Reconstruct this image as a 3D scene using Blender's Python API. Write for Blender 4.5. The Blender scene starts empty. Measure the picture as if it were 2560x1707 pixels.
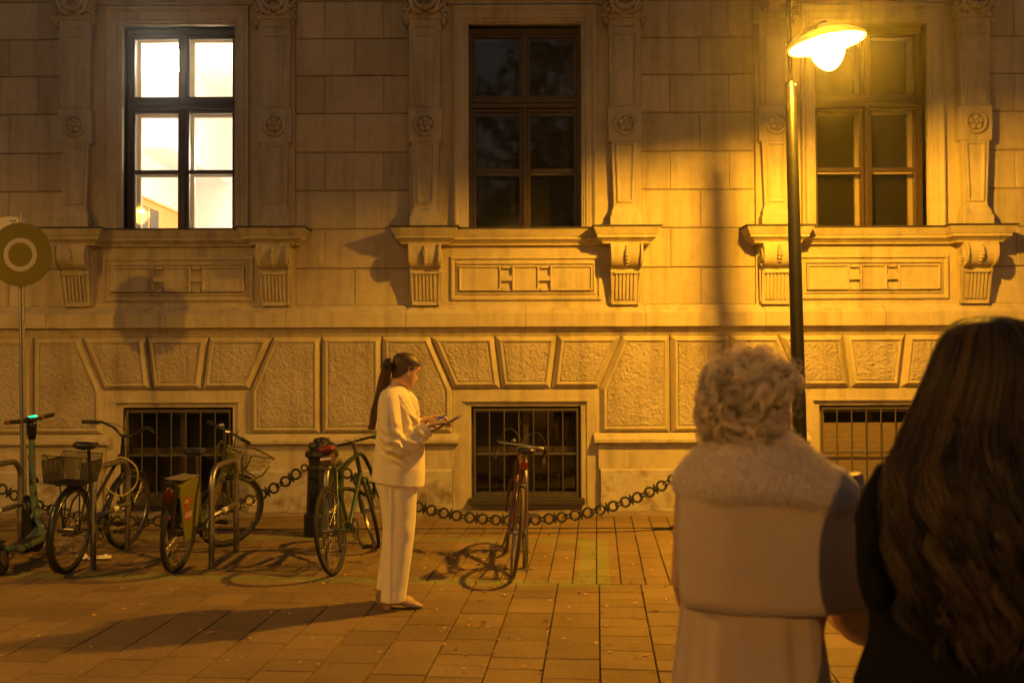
import bpy, math, random
import numpy as np
from mathutils import Vector, Matrix
PI = math.pi
R = math.radians
C = bpy.context.scene.collection
sc = bpy.context.scene

# ---------------------------------------------------------------- camera
CAMH = 1.65
FPX = 2489.0                      # focal length in photo pixels (2560 wide)
PITCH = math.atan(43.5 / FPX)
ROLL = 0.0037
cam = bpy.data.cameras.new('camera')
camo = bpy.data.objects.new('camera', cam)
C.objects.link(camo)
cam.sensor_width = 36.0
cam.lens = FPX / 2560 * 36
cam.clip_end = 500
cam.clip_start = 0.05
RM = Matrix.Rotation(PI / 2 + PITCH, 3, 'X') @ Matrix.Rotation(-ROLL, 3, 'Z')
camo.location = (0, 0, CAMH)
camo.rotation_euler = RM.to_euler()
cam.dof.use_dof = True
cam.dof.focus_distance = 7.2
cam.dof.aperture_fstop = 3.2
sc.camera = camo

# ---------------------------------------------------------------- sky (dusk)
w = bpy.data.worlds.new('World')
sc.world = w
w.use_nodes = True
nt = w.node_tree
bg = nt.nodes['Background']
sky = nt.nodes.new('ShaderNodeTexSky')
sky.sky_type = 'NISHITA'
sky.sun_disc = False
sky.sun_elevation = R(0.3)
sky.sun_rotation = R(160)
nt.links.new(sky.outputs[0], bg.inputs[0])
bg.inputs[1].default_value = 0.15

sc.view_settings.view_transform = 'Standard'
sc.view_settings.look = 'None'
sc.view_settings.exposure = 0.05
sc.view_settings.gamma = 1.0

LAMP_COL = (1.0, 0.445, 0.02)
LAMP_POW = 900.0

# ---------------------------------------------------------------- pixel rays
def ray(vx, vy):
    """direction through a point of the photograph (given on a 2352 x 1568 copy)"""
    k = 2560 / 2352
    d = Vector(((vx * k - 1280) / FPX, (853.5 - vy * k) / FPX, -1))
    return RM @ d
def at(vx, vy, Y):
    d = ray(vx, vy)
    t = Y / d.y
    return Vector((d.x * t, Y, CAMH + d.z * t))
def gnd(vx, vy, z=0.0):
    d = ray(vx, vy)
    t = (z - CAMH) / d.z
    return Vector((d.x * t, d.y * t, z))

# ---------------------------------------------------------------- mesh builder
class MB:
    def __init__(s, xf=None):
        s.v = []; s.f = []; s.xf = xf; s.tint = None
    def add(s, vs, fs):
        b = len(s.v)
        if s.xf: s.v += [tuple(s.xf(Vector(v))) for v in vs]
        else: s.v += [tuple(v) for v in vs]
        s.f += [tuple(i + b for i in f) for f in fs]
    def box(s, x0, x1, y0, y1, z0, z1):
        vs = [(x, y, z) for z in (z0, z1) for y in (y0, y1) for x in (x0, x1)]
        s.add(vs, [(0, 2, 3, 1), (4, 5, 7, 6), (0, 1, 5, 4), (2, 6, 7, 3), (0, 4, 6, 2), (1, 3, 7, 5)])
    def obox(s, c, ax, ay, az):
        c = Vector(c); ax = Vector(ax); ay = Vector(ay); az = Vector(az)
        vs = [c + ax * i + ay * j + az * k for k in (-1, 1) for j in (-1, 1) for i in (-1, 1)]
        s.add(vs, [(0, 2, 3, 1), (4, 5, 7, 6), (0, 1, 5, 4), (2, 6, 7, 3), (0, 4, 6, 2), (1, 3, 7, 5)])
    def loft(s, rings, closed=True, caps=True, loop=False):
        n = len(rings[0]); vs = [p for r in rings for p in r]; fs = []
        m = len(rings)
        for i in range(m if loop else m - 1):
            a = i * n; b = ((i + 1) % m) * n
            for j in range(n if closed else n - 1):
                k = (j + 1) % n
                fs.append((a + j, a + k, b + k, b + j))
        if caps and closed and not loop:
            fs.append(tuple(range(n - 1, -1, -1)))
            fs.append(tuple((m - 1) * n + j for j in range(n)))
        s.add(vs, fs)
    def tube(s, pts, r, seg=8, loop=False, caps=True, flat=None):
        pts = [Vector(p) for p in pts]; n = len(pts)
        rs = r if isinstance(r, (list, tuple)) else [r] * n
        T = []
        for i in range(n):
            if loop: t = pts[(i + 1) % n] - pts[i - 1]
            else: t = pts[min(i + 1, n - 1)] - pts[max(i - 1, 0)]
            T.append(t.normalized() if t.length > 1e-9 else Vector((0, 0, 1)))
        up = Vector((0, 0, 1)) if abs(T[0].z) < 0.9 else Vector((1, 0, 0))
        u = T[0].cross(up).normalized()
        rings = []
        for i in range(n):
            u = (u - T[i] * u.dot(T[i]))
            u = u.normalized() if u.length > 1e-6 else T[i].orthogonal().normalized()
            v = T[i].cross(u)
            fl = flat if flat else 1.0
            rings.append([pts[i] + (u * math.cos(2 * PI * j / seg) + v * math.sin(2 * PI * j / seg) * fl) * rs[i] for j in range(seg)])
        s.loft(rings, caps=caps, loop=loop)
    def lathe(s, prof, c=(0, 0, 0), seg=24, axis='z', caps=True):
        c = Vector(c); rings = []
        for r, h in prof:
            ring = []
            for j in range(seg):
                a = 2 * PI * j / seg; x = r * math.cos(a); y = r * math.sin(a)
                ring.append(c + (Vector((x, y, h)) if axis == 'z' else Vector((h, x, y)) if axis == 'x' else Vector((y, h, x))))
            rings.append(ring)
        s.loft(rings, caps=caps)
    def ball(s, c, r, seg=12, rings=8, M=None):
        rx, ry, rz = r if isinstance(r, (tuple, list)) else (r, r, r)
        rr = []
        for i in range(rings + 1):
            th = PI * (i / rings); th = min(max(th, 0.03), PI - 0.03)
            ring = []
            for j in range(seg):
                a = 2 * PI * j / seg
                p = Vector((rx * math.sin(th) * math.cos(a), ry * math.sin(th) * math.sin(a), -rz * math.cos(th)))
                if M: p = M @ p
                ring.append(p + Vector(c))
            rr.append(ring)
        s.loft(rr)
    def capsule(s, p0, p1, r0, r1, seg=12):
        p0 = Vector(p0); p1 = Vector(p1); d = (p1 - p0); L = d.length; d.normalize()
        pts = []; rs = []
        for k in range(4):
            a = PI / 2 * k / 4
            pts.append(p0 - d * r0 * math.cos(a)); rs.append(max(r0 * math.sin(a), 0.0008))
        pts.append(p0); rs.append(r0); pts.append(p1); rs.append(r1)
        for k in range(3, -1, -1):
            a = PI / 2 * k / 4
            pts.append(p1 + d * r1 * math.cos(a)); rs.append(max(r1 * math.sin(a), 0.0008))
        s.tube(pts, rs, seg)
    def torus(s, c, Rr, r, axis='y', seg=40, ms=8, a0=0, a1=2 * PI, flat=1.0):
        c = Vector(c)
        full = abs(a1 - a0 - 2 * PI) < 1e-6
        n = seg if full else seg + 1
        pts = []
        for i in range(n):
            a = a0 + (a1 - a0) * i / seg
            x, z = Rr * math.cos(a), Rr * math.sin(a)
            pts.append(c + (Vector((x, 0, z)) if axis == 'y' else Vector((x, z, 0)) if axis == 'z' else Vector((0, x, z))))
        s.tube(pts, r, ms, loop=full)
    def prism_x(s, prof, x0, x1):        # prof: list of (y, z)
        a = [(x0, y, z) for y, z in prof]; b = [(x1, y, z) for y, z in prof]
        s.loft([a, b])
    def prism_y(s, prof, y0, y1):        # prof: list of (x, z)
        s.loft([[(x, y0, z) for x, z in prof], [(x, y1, z) for x, z in prof]])
    def build(s, name, mat, parent=None, smooth=False, world=False, bevel=0, kind=None, attr=None):
        me = bpy.data.meshes.new(name)
        vs = s.v
        if world and parent is not None:
            L = parent_origin(parent)
            vs = [(x - L[0], y - L[1], z - L[2]) for x, y, z in vs]
        me.from_pydata(vs, [], s.f)
        me.update()
        if attr:
            at_ = me.attributes.new('tint', 'FLOAT', 'FACE')
            at_.data.foreach_set('value', attr)
        o = bpy.data.objects.new(name, me)
        C.objects.link(o)
        if mat: me.materials.append(mat)
        if parent is not None: o.parent = parent
        fix_normals(me)
        if smooth:
            me.polygons.foreach_set('use_smooth', [True] * len(me.polygons))
            if smooth != True:
                try: me.set_sharp_from_angle(angle=R(smooth))
                except Exception: pass
        if bevel:
            m = o.modifiers.new('bevel', 'BEVEL'); m.width = bevel; m.segments = 1; m.limit_method = 'ANGLE'; m.angle_limit = R(40)
        if kind: o['kind'] = kind
        return o
import bmesh
def fix_normals(me):
    bm = bmesh.new(); bm.from_mesh(me)
    bmesh.ops.recalc_face_normals(bm, faces=bm.faces)
    bm.to_mesh(me); bm.free()
def parent_origin(p):
    L = Vector((0, 0, 0))
    while p is not None:
        L = L + Vector(p.location); p = p.parent
    return L
def thing(name, label, cat, loc=(0, 0, 0), rot=(0, 0, 0), group=None):
    o = bpy.data.objects.new(name, None); C.objects.link(o)
    o.location = loc; o.rotation_euler = rot
    o.empty_display_size = 0.1
    tag(o, label, cat, group); return o
def tag(o, label=None, cat=None, group=None, kind=None):
    if label: o['label'] = label
    if cat: o['category'] = cat
    if group: o['group'] = group
    if kind: o['kind'] = kind
    return o
def kids(o): return [c for c in bpy.data.objects if c.parent == o]
def copy_tree(o, parent=None):
    c = o.copy(); C.objects.link(c); c.parent = parent
    for ch in kids(o): copy_tree(ch, c)
    return c
def text_mesh(name, body, size, mat, parent, M, depth=0.001, sx=1.0, bold=0.0):
    cu = bpy.data.curves.new(name, 'FONT'); cu.body = body; cu.size = size
    cu.align_x = 'CENTER'; cu.align_y = 'CENTER'; cu.extrude = depth; cu.offset = bold
    t = bpy.data.objects.new(name, cu); C.objects.link(t)
    dg = bpy.context.evaluated_depsgraph_get()
    me = bpy.data.meshes.new_from_object(t.evaluated_get(dg))
    bpy.data.objects.remove(t)
    S = Matrix.Diagonal((sx, 1, 1, 1))
    me.transform(M @ S)
    o = bpy.data.objects.new(name, me); C.objects.link(o)
    me.materials.clear(); me.materials.append(mat)
    o.parent = parent
    return o

def catmull(pts, n=6):
    P = [Vector(p) for p in pts]; out = []
    for i in range(len(P) - 1):
        p0 = P[max(i - 1, 0)]; p1 = P[i]; p2 = P[i + 1]; p3 = P[min(i + 2, len(P) - 1)]
        for k in range(n):
            t = k / n
            out.append(.5 * ((2 * p1) + (p2 - p0) * t + (2 * p0 - 5 * p1 + 4 * p2 - p3) * t * t + (3 * p1 - p0 - 3 * p2 + p3) * t ** 3))
    out.append(P[-1]); return out

# 2D helpers --------------------------------------------------------------
def area2(P): return sum(P[i][0] * P[(i + 1) % len(P)][1] - P[(i + 1) % len(P)][0] * P[i][1] for i in range(len(P))) / 2
def inset(P, d):
    """inset a closed polygon (a list of (x, z)) by d"""
    if area2(P) < 0: P = P[::-1]
    n = len(P); out = []
    for i in range(n):
        p0 = Vector(P[i - 1]); p1 = Vector(P[i]); p2 = Vector(P[(i + 1) % n])
        e1 = (p1 - p0).normalized(); e2 = (p2 - p1).normalized()
        n1 = Vector((-e1.y, e1.x)); n2 = Vector((-e2.y, e2.x))
        m = n1 + n2
        m = m / max(m.dot(n1), 0.2)
        out.append((p1.x + m.x * d, p1.y + m.y * d))
    return out
def relief(mb, P, prof, cap=True):
    """P closed polygon in xz; prof = list of (inset, y)"""
    rings = []
    for d, y in prof:
        q = inset(P, d)
        rings.append([(x, y, z) for x, z in q])
    mb.loft(rings, caps=False)
    if cap:
        n = len(rings[-1]); mb.add(rings[-1], [tuple(range(n))])
def rect(x0, x1, z0, z1): return [(x0, z0), (x1, z0), (x1, z1), (x0, z1)]
def frame_y(mb, x0, x1, z0, z1, t, y0, y1):
    """rectangular frame of bar thickness t between y0 and y1"""
    mb.box(x0, x1, y0, y1, z0, z0 + t); mb.box(x0, x1, y0, y1, z1 - t, z1)
    mb.box(x0, x0 + t, y0 + .001, y1 - .001, z0 + t, z1 - t); mb.box(x1 - t, x1, y0 + .001, y1 - .001, z0 + t, z1 - t)

# ---------------------------------------------------------------- materials
def mat(name, col, rough=0.6, metal=0.0, var=0.0, vscale=6.0, bump=0.0, bscale=60.0, spec=0.5, dist=0.01,
        col2=None, c2scale=1.5, c2lo=0.5, c2hi=0.7, attr=0.0, emit=None, estr=0, sheen=0, detail=6, coat=0, bump2=None, streak=0, spots=0):
    m = bpy.data.materials.new(name); m.use_nodes = True
    nt = m.node_tree; N = nt.nodes; L = nt.links
    b = N['Principled BSDF']
    b.inputs['Base Color'].default_value = (*col, 1)
    b.inputs['Roughness'].default_value = rough
    b.inputs['Metallic'].default_value = metal
    b.inputs['Specular IOR Level'].default_value = spec
    if sheen: b.inputs['Sheen Weight'].default_value = sheen; b.inputs['Sheen Roughness'].default_value = 0.5
    if coat: b.inputs['Coat Weight'].default_value = coat
    if emit:
        b.inputs['Emission Color'].default_value = (*emit, 1); b.inputs['Emission Strength'].default_value = estr
    g = N.new('ShaderNodeNewGeometry')
    last = None
    if col2:
        n2 = N.new('ShaderNodeTexNoise'); n2.inputs['Scale'].default_value = c2scale; n2.inputs['Detail'].default_value = 8
        n2.inputs['Roughness'].default_value = 0.65
        L.new(g.outputs['Position'], n2.inputs['Vector'])
        mr = N.new('ShaderNodeMapRange'); mr.inputs[1].default_value = c2lo; mr.inputs[2].default_value = c2hi
        L.new(n2.outputs[0], mr.inputs[0])
        mx = N.new('ShaderNodeMix'); mx.data_type = 'RGBA'
        mx.inputs[6].default_value = (*col, 1); mx.inputs[7].default_value = (*col2, 1)
        L.new(mr.outputs[0], mx.inputs[0]); last = mx.outputs[2]
    if var or attr:
        hs = N.new('ShaderNodeHueSaturation'); hs.inputs['Color'].default_value = (*col, 1)
        if last: L.new(last, hs.inputs['Color'])
        val = None
        if var:
            n1 = N.new('ShaderNodeTexNoise'); n1.inputs['Scale'].default_value = vscale; n1.inputs['Detail'].default_value = detail
            n1.inputs['Roughness'].default_value = 0.6
            L.new(g.outputs['Position'], n1.inputs['Vector'])
            mr = N.new('ShaderNodeMapRange'); mr.inputs[1].default_value = 0.25; mr.inputs[2].default_value = 0.75
            mr.inputs[3].default_value = 1 - var; mr.inputs[4].default_value = 1 + var
            L.new(n1.outputs[0], mr.inputs[0]); val = mr.outputs[0]
        if attr:
            an = N.new('ShaderNodeAttribute'); an.attribute_name = 'tint'
            mr = N.new('ShaderNodeMapRange'); mr.inputs[3].default_value = 1 - attr; mr.inputs[4].default_value = 1 + attr
            L.new(an.outputs['Fac'], mr.inputs[0])
            if val:
                mm = N.new('ShaderNodeMath'); mm.operation = 'MULTIPLY'
                L.new(val, mm.inputs[0]); L.new(mr.outputs[0], mm.inputs[1]); val = mm.outputs[0]
            else: val = mr.outputs[0]
        L.new(val, hs.inputs['Value']); last = hs.outputs[0]
    def mult(last, fac):
        mx = N.new('ShaderNodeMix'); mx.data_type = 'RGBA'; mx.blend_type = 'MULTIPLY'; mx.inputs[0].default_value = 1
        L.new(last, mx.inputs[6]); cr = N.new('ShaderNodeCombineColor')
        for i in range(3): L.new(fac, cr.inputs[i])
        L.new(cr.outputs[0], mx.inputs[7]); return mx.outputs[2]
    if streak:
        mp = N.new('ShaderNodeMapping'); mp.inputs['Scale'].default_value = (7, 7, .55); L.new(g.outputs['Position'], mp.inputs['Vector'])
        ns = N.new('ShaderNodeTexNoise'); ns.inputs['Scale'].default_value = 1.0; ns.inputs['Detail'].default_value = 7; ns.inputs['Roughness'].default_value = .62; L.new(mp.outputs[0], ns.inputs['Vector'])
        mr = N.new('ShaderNodeMapRange'); mr.inputs[1].default_value = .48; mr.inputs[2].default_value = .72; mr.inputs[3].default_value = 1; mr.inputs[4].default_value = 1 - streak
        L.new(ns.outputs[0], mr.inputs[0]); last = mult(last, mr.outputs[0])
    if spots:
        vo = N.new('ShaderNodeTexVoronoi'); vo.inputs['Scale'].default_value = 4.5; L.new(g.outputs['Position'], vo.inputs['Vector'])
        mr = N.new('ShaderNodeMapRange'); mr.inputs[1].default_value = .07; mr.inputs[2].default_value = .10; mr.inputs[3].default_value = 1 - spots; mr.inputs[4].default_value = 1
        L.new(vo.outputs['Distance'], mr.inputs[0]); last = mult(last, mr.outputs[0])
    if last: L.new(last, b.inputs['Base Color'])
    if bump:
        nb = N.new('ShaderNodeTexNoise'); nb.inputs['Scale'].default_value = bscale; nb.inputs['Detail'].default_value = 5
        L.new(g.outputs['Position'], nb.inputs['Vector'])
        bp = N.new('ShaderNodeBump'); bp.inputs['Strength'].default_value = bump; bp.inputs['Distance'].default_value = dist
        L.new(nb.outputs[0], bp.inputs['Height'])
        if bump2:
            n3 = N.new('ShaderNodeTexNoise'); n3.inputs['Scale'].default_value = bump2[0]; n3.inputs['Detail'].default_value = 3
            L.new(g.outputs['Position'], n3.inputs['Vector'])
            b2 = N.new('ShaderNodeBump'); b2.inputs['Strength'].default_value = bump2[1]; b2.inputs['Distance'].default_value = bump2[2]
            L.new(n3.outputs[0], b2.inputs['Height']); L.new(bp.outputs[0], b2.inputs['Normal'])
            L.new(b2.outputs[0], b.inputs['Normal'])
        else: L.new(bp.outputs[0], b.inputs['Normal'])
    return m
M = {}
M['stone'] = mat('facade_stone', (.49, .42, .29), .85, var=.10, vscale=9, bump=.25, bscale=90, dist=.004, col2=(.42, .35, .24), c2scale=1.3, c2lo=.42, c2hi=.72, spec=.2, bump2=(5, .25, .01), streak=.35)
M['ashlar'] = mat('ashlar_stone', (.49, .415, .28), .88, var=.10, vscale=11, bump=.3, bscale=60, dist=.004, col2=(.42, .35, .24), c2scale=1.0, c2lo=.42, c2hi=.7, spec=.2, attr=.13, bump2=(6, .3, .012), streak=.30)
M['rough'] = mat('hammered_plaster', (.46, .40, .31), .95, var=.14, vscale=30, bump=1.0, bscale=30, dist=.03, col2=(.37, .30, .22), c2scale=2.0, c2lo=.4, c2hi=.7, spec=.1, bump2=(13, .6, .03), streak=.3)
M['plinth'] = mat('weathered_plinth', (.44, .39, .31), .93, var=.22, vscale=7, bump=.6, bscale=28, dist=.01, col2=(.23, .18, .13), c2scale=3.2, c2lo=.5, c2hi=.62, spec=.1)
M['joint'] = mat('joint_mortar', (.30, .24, .175), .95, spec=.1)
M['lead'] = mat('lead_flashing', (.035, .03, .028), .7, var=.3, vscale=20)
M['wood'] = mat('brown_window_wood', (.05, .027, .014), .5, var=.2, vscale=15)
M['wood_dark'] = mat('dark_window_wood', (.028, .018, .010), .55, var=.2, vscale=15)
M['wood_in'] = mat('inner_window_wood', (.42, .33, .22), .45, var=.1)
M['iron'] = mat('wrought_iron', (.10, .085, .065), .5, metal=.3, var=.25, vscale=40)
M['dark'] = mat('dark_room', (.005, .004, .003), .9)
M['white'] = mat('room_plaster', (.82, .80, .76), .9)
def glass(name, refl=.06, tint=(1, 1, 1), rough=.035):
    m = bpy.data.materials.new(name); m.use_nodes = True
    nt = m.node_tree; N = nt.nodes; L = nt.links
    for n in list(N):
        if n.type != 'OUTPUT_MATERIAL': N.remove(n)
    out = [n for n in N if n.type == 'OUTPUT_MATERIAL'][0]
    t = N.new('ShaderNodeBsdfTransparent'); t.inputs[0].default_value = (*tint, 1)
    g = N.new('ShaderNodeBsdfGlossy'); g.inputs['Roughness'].default_value = rough
    fr = N.new('ShaderNodeFresnel'); fr.inputs[0].default_value = 1.5
    mx = N.new('ShaderNodeMixShader')
    L.new(fr.outputs[0], mx.inputs[0]); L.new(t.outputs[0], mx.inputs[1]); L.new(g.outputs[0], mx.inputs[2])
    L.new(mx.outputs[0], out.inputs[0])
    return m
M['glass'] = glass('window_glass')
M['black'] = mat('black_rubber', (.012, .011, .010), .75, var=.2, vscale=40)
M['blackpaint'] = mat('black_paint', (.012, .012, .013), .28, coat=.3)
M['chrome'] = mat('brushed_chrome', (.30, .29, .28), .3, metal=1.0)
M['steel'] = mat('stainless_steel', (.30, .285, .26), .45, metal=1.0, var=.15, vscale=25)
M['skin'] = mat('skin', (.62, .38, .26), .5, var=.06, vscale=30, spec=.35)
# ================================================================ building
YW = 10.86                         # plane of the upper ashlar wall
def zf(v): return at(1176, v, YW).z
def xo(dv): return dv * 0.004749   # offset on the wall for a distance of dv picture units
PER = 3.782; MOD = [-3.632, 0.15, 3.932]
bld = thing('historic_building', 'old stone facade with tall windows, carved pilasters and rusticated basement storey', 'building', (0, YW, 0))
def B(mb, name, m, parent=None, **k): return mb.build(name, m, parent or bld, world=True, **k)
X0, X1 = -9.2, 9.5
zT = 6.35
zSill = zf(530); zTop = zf(58)          # window opening
zBrT = zf(566); zStr = zf(702)
WH = .615                                # half width of window opening
EDGE = 1.27                              # half width of the window bay
# --- wall core, with real openings
mods_all = [MOD[0] - PER] + MOD + [MOD[2] + PER]
mb = MB()
BH = .597; bz0 = .10; bz1 = zf(932)
xs = [X0]
for c in mods_all: xs += [c - WH, c + WH]
xs.append(X1)
for i in range(0, len(xs), 2):
    if xs[i + 1] > xs[i]: mb.box(xs[i], xs[i + 1], YW + .02, YW + .45, 2.2, zT)
for c in mods_all:
    if c + WH < X0 or c - WH > X1: continue
    mb.box(c - WH, c + WH, YW + .02, YW + .45, 2.2, zSill); mb.box(c - WH, c + WH, YW + .02, YW + .45, zTop, zT)
xs = [X0]
for c in mods_all: xs += [c - BH, c + BH]
xs.append(X1)
for i in range(0, len(xs), 2):
    if xs[i + 1] > xs[i]: mb.box(xs[i], xs[i + 1], YW - .02, YW + .45, -.2, 2.199)
for c in mods_all:
    if c + WH < X0 or c - WH > X1: continue
    mb.box(c - BH, c + BH, YW - .02, YW + .45, -.2, bz0); mb.box(c - BH, c + BH, YW - .02, YW + .45, bz1, 2.199)
B(mb, 'wall', M['joint'])

# --- ashlar courses between the bays
rr = random.Random(3)
courses = [zf(702), zf(615.6), zf(525), zf(437), zf(349), zf(260), zf(173), zf(88), zf(2), zf(2) + .42, zT]
def ashlar_block(x0, x1, z0, z1):
    n0 = len(mb.f); g = .005; p = rr.uniform(-.0015, .0015)
    relief(mb, rect(x0 + .0015, x1 - .0015, z0 + g, z1 - g), [(0, YW + .03), (0, YW + p + .009), (.009, YW + p)])
    t = rr.random(); tints.extend([t] * (len(mb.f) - n0))
for g in range(-1, 4):
    mb = MB(); tints = []
    xa = mods_all[0] - PER * .0 + (g) * PER + EDGE if False else mods_all[0] + g * PER + EDGE
    xb = xa + PER - 2 * EDGE
    cx = (xa + xb) / 2
    for k in range(len(courses) - 1):
        z0, z1 = courses[k], courses[k + 1]
        js = [cx + xo(5)] if k % 2 == 0 else [cx - xo(64), cx + xo(72)]
        if k < 3 and k % 2 == 1: js = [cx - xo(64)]
        e = [xa] + js + [xb]
        for a, b in zip(e[:-1], e[1:]): ashlar_block(a, b, z0, z1)
    B(mb, 'ashlar_panel', M['ashlar'], attr=tints)

# --- string course along the whole front
def yz(*pts): return [(YW - p, z) for p, z in pts]
zs1, zs2, zs3, zs4 = zf(702), zf(719), zf(752), zf(771)
mb = MB()
prof = yz((-.05, zs1 + .005), (.03, zs1 + .005), (.05, zs1 - .02), (.135, zs2), (.145, zs2 - .006), (.145, zs3 + .006), (.135, zs3), (.09, zs3 - .004), (.085, zs3 - .02), (.055, zs4 + .012), (.05, zs4), (-.05, zs4))
jx = [X0] + [MOD[1] + xo(-272) + 1.293 * k for k in range(-6, 8)] + [X1]
jx = [x for x in jx if X0 <= x <= X1]
for a, b in zip(jx[:-1], jx[1:]):
    if b - a > .05: mb.prism_x(prof, a + .0025, b - .0025)
B(mb, 'string_course', M['stone'])

# --- one window bay as a set of parts, local x measured from its middle
def mould(mb, P, prof, closed=True): relief(mb, P, prof, cap=False)
def bay(cx, lit, shutter, full):
    X = lambda d: cx + d
    # architrave round the window, in steps
    mb = MB()
    zA = zf(19)
    mb2 = [(-.775, .045), (-.775, .105), (-.755, .115), (-.735, .10), (-.72, .085), (-.70, .085), (-.66, .075), (-.655, .06), (-.635, .058), (-.625, .045), (-.615, .045), (-.615, -.14)]
    # left, right and top pieces mitred: sweep along the three sides
    path = [(-1, zSill - .02), (-1, None), (1, None), (1, zSill - .02)]
    rings = []
    for sgn, zz in path:
        ring = []
        for d, p in mb2:
            x = cx + sgn * abs(d)
            z = zz if zz is not None else zTop + (abs(d) - .615) * ((zA - zTop) / .16)
            ring.append((x, YW - p, z))
        ring.append((ring[-1][0], YW + .02, ring[-1][2])); ring.append((ring[0][0], YW + .02, ring[0][2]))
        rings.append(ring)
    mb.loft(rings)
    B(mb, 'architrave', M['stone'])
    # flat back panel of the bay
    mb = MB()
    for s_ in (-1, 1):
        a, b = sorted((cx + s_ * .78, cx + s_ * EDGE))
        mb.box(a, b, YW - .045, YW + .03, zSill - .1, zT)
    mb.box(cx - .78, cx + .78, YW - .05, YW + .03, zA + .002, zT)
    mb.prism_x(yz((.0, zf(16)), (.085, zf(15)), (.085, zf(11)), (.10, zf(9)), (.10, zf(4)), (.12, zf(2)), (.125, zf(-4)), (0, zf(-5))), cx - .86, cx + .86)
    mb.prism_x(yz((.0, zf(-20)), (.15, zf(-21)), (.19, zf(-35)), (.22, zf(-60)), (0, zf(-61))), cx - 1.3, cx + 1.3)
    B(mb, 'bay_panel', M['stone'])
    # lower panel under the sill
    mb = MB()
    mb.box(cx - EDGE, cx + EDGE, YW - .03, YW + .03, zStr + .004, zBrT + .1)
    P = rect(cx - xo(172), cx + xo(173), zf(690), zf(590))
    relief(mb, P, [(0, YW - .031), (0, YW - .05), (.012, YW - .058), (.026, YW - .058), (.034, YW - .036), (.052, YW - .034), (.07, YW - .052), (.082, YW - .052), (.082, YW - .031)], cap=False)
    # raised key pattern made of three fields linked by a bar
    z0, z1 = zf(669), zf(611); zc = (z0 + z1) / 2; hh = .028
    xa, xb, xc, xd = -xo(153), -xo(58), -xo(31) - .02, xo(31) + .02
    nt_ = .055
    def field(x0, x1, zz0=z0, zz1=z1): relief(mb, rect(cx + x0, cx + x1, zz0, zz1), [(0, YW - .031), (0, YW - .066), (.006, YW - .072), (.018, YW - .072), (.03, YW - .052)])
    field(xa, xb + .01); field(-xo(31), xo(31)); field(-xb - .01, -xa)
    mb.box(cx + xb + .008, cx - xo(31) + .002, YW - .0715, YW - .02, zc - hh, zc + hh); mb.box(cx + xo(31) - .002, cx - xb - .008, YW - .0715, YW - .02, zc - hh, zc + hh)
    for s_ in (-1, 1):
        for q in (z0 + .0, z1 - .075):
            a, b = sorted((cx + s_ * (xo(31) + .018), cx + s_ * (-xb - .028)))
            mb.box(a, b, YW - .064, YW - .02, q + (.0 if q < zc else .045), q + (.03 if q < zc else .075))
    B(mb, 'apron_panel', M['stone'])
    # sill with the two forward breaks over the consoles
    zA1, zB1 = zf(530), zBrT
    rz = 1.078
    def plan(e):    # outline in (x, protrusion) with offset e
        h = .235
        pts = [(-rz - h - e, 0.0), (-rz - h - e, .215 + e), (-rz + h + e - .0, .215 + e), (-rz + h + e, .06 + e), (rz - h - e, .06 + e), (rz - h - e, .215 + e), (rz + h + e, .215 + e), (rz + h + e, 0.0)]
        return pts
    pr = [(.0, zB1), (.02, zB1 + .004), (.022, zB1 + .022), (.03, zB1 + .026), (.045, zB1 + .04), (.075, zB1 + .058), (.08, zB1 + .062), (.08, zB1 + .09), (.088, zB1 + .094), (.115, zA1 - .02), (.12, zA1 - .012), (.12, zA1)]
    rings = [[(cx + x, YW - p, z) for x, p in plan(e)] for e, z in pr]
    mb = MB(); mb.loft(rings); B(mb, 'sill', M['stone'])
    mb = MB(); mb.loft([[(cx + x, YW - p, z) for x, p in plan(.135)] for z in (zA1 + .001, zA1 + .016)]); B(mb, 'sill_flashing', M['lead'])
    # pilasters
    for s_ in (-1, 1):
        px = cx + s_ * rz
        st = [(530, .165, .21), (503, .165, .21), (501, .150, .19), (492, .150, .185), (486, .135, .165), (480, .125, .15), (470, .123, .145), (334, .147, .15), (333, .170, .155), (330, .178, .16), (257, .180, .165), (255, .168, .158), (254, .153, .155), (68, .172, .165), (56, .175, .17), (55, .19, .19), (50, .19, .19), (20, .175, .185), (-10, .175, .185)]
        mb = MB()
        mb.loft([[(px - hw, YW - .04, zf(v)), (px - hw, YW - p, zf(v)), (px + hw, YW - p, zf(v)), (px + hw, YW - .04, zf(v))] for v, hw, p in st])
        # sunk panels drawn by raised fillets
        def fill(v0, v1, w0, w1, p0, p1):
            P = [(px - w1, zf(v1)), (px + w1, zf(v1)), (px + w0, zf(v0)), (px - w0, zf(v0))]
            rings = []
            for d, q in [(-.016, .0), (-.016, .016), (-.006, .019), (.004, .016), (.010, .006), (.022, .0)]:
                rings.append([(x, YW - (p1 + (p0 - p1) * ((z - zf(v1)) / (zf(v0) - zf(v1)))) - q, z) for x, z in inset(P, d)])
            mb.loft(rings, caps=False)
        fill(92, 250, .115, .098, .163, .155); fill(340, 468, .09, .07, .150, .146)
        pil = B(mb, 'pilaster', M['stone'])
        # rosette
        mb = MB(); mc = (px, YW - .165, zf(293.6))
        mb.torus((px, YW - .174, mc[2]), .106, .021, 'y', 28, 8)
        for k in range(5):
            a = PI / 2 + k * 2 * PI / 5
            mb.ball((px + .052 * math.cos(a), YW - .178, mc[2] + .052 * math.sin(a)), (.034, .032, .034), 12, 8)
        mb.ball((px, YW - .185, mc[2]), (.026, .04, .026), 10, 6)
        B(mb, 'rosette', M['stone'], pil, smooth=True)
        # carved capital
        mb = MB(); q = random.Random(7)
        yb = YW - .19; z0 = zf(50)
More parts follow.
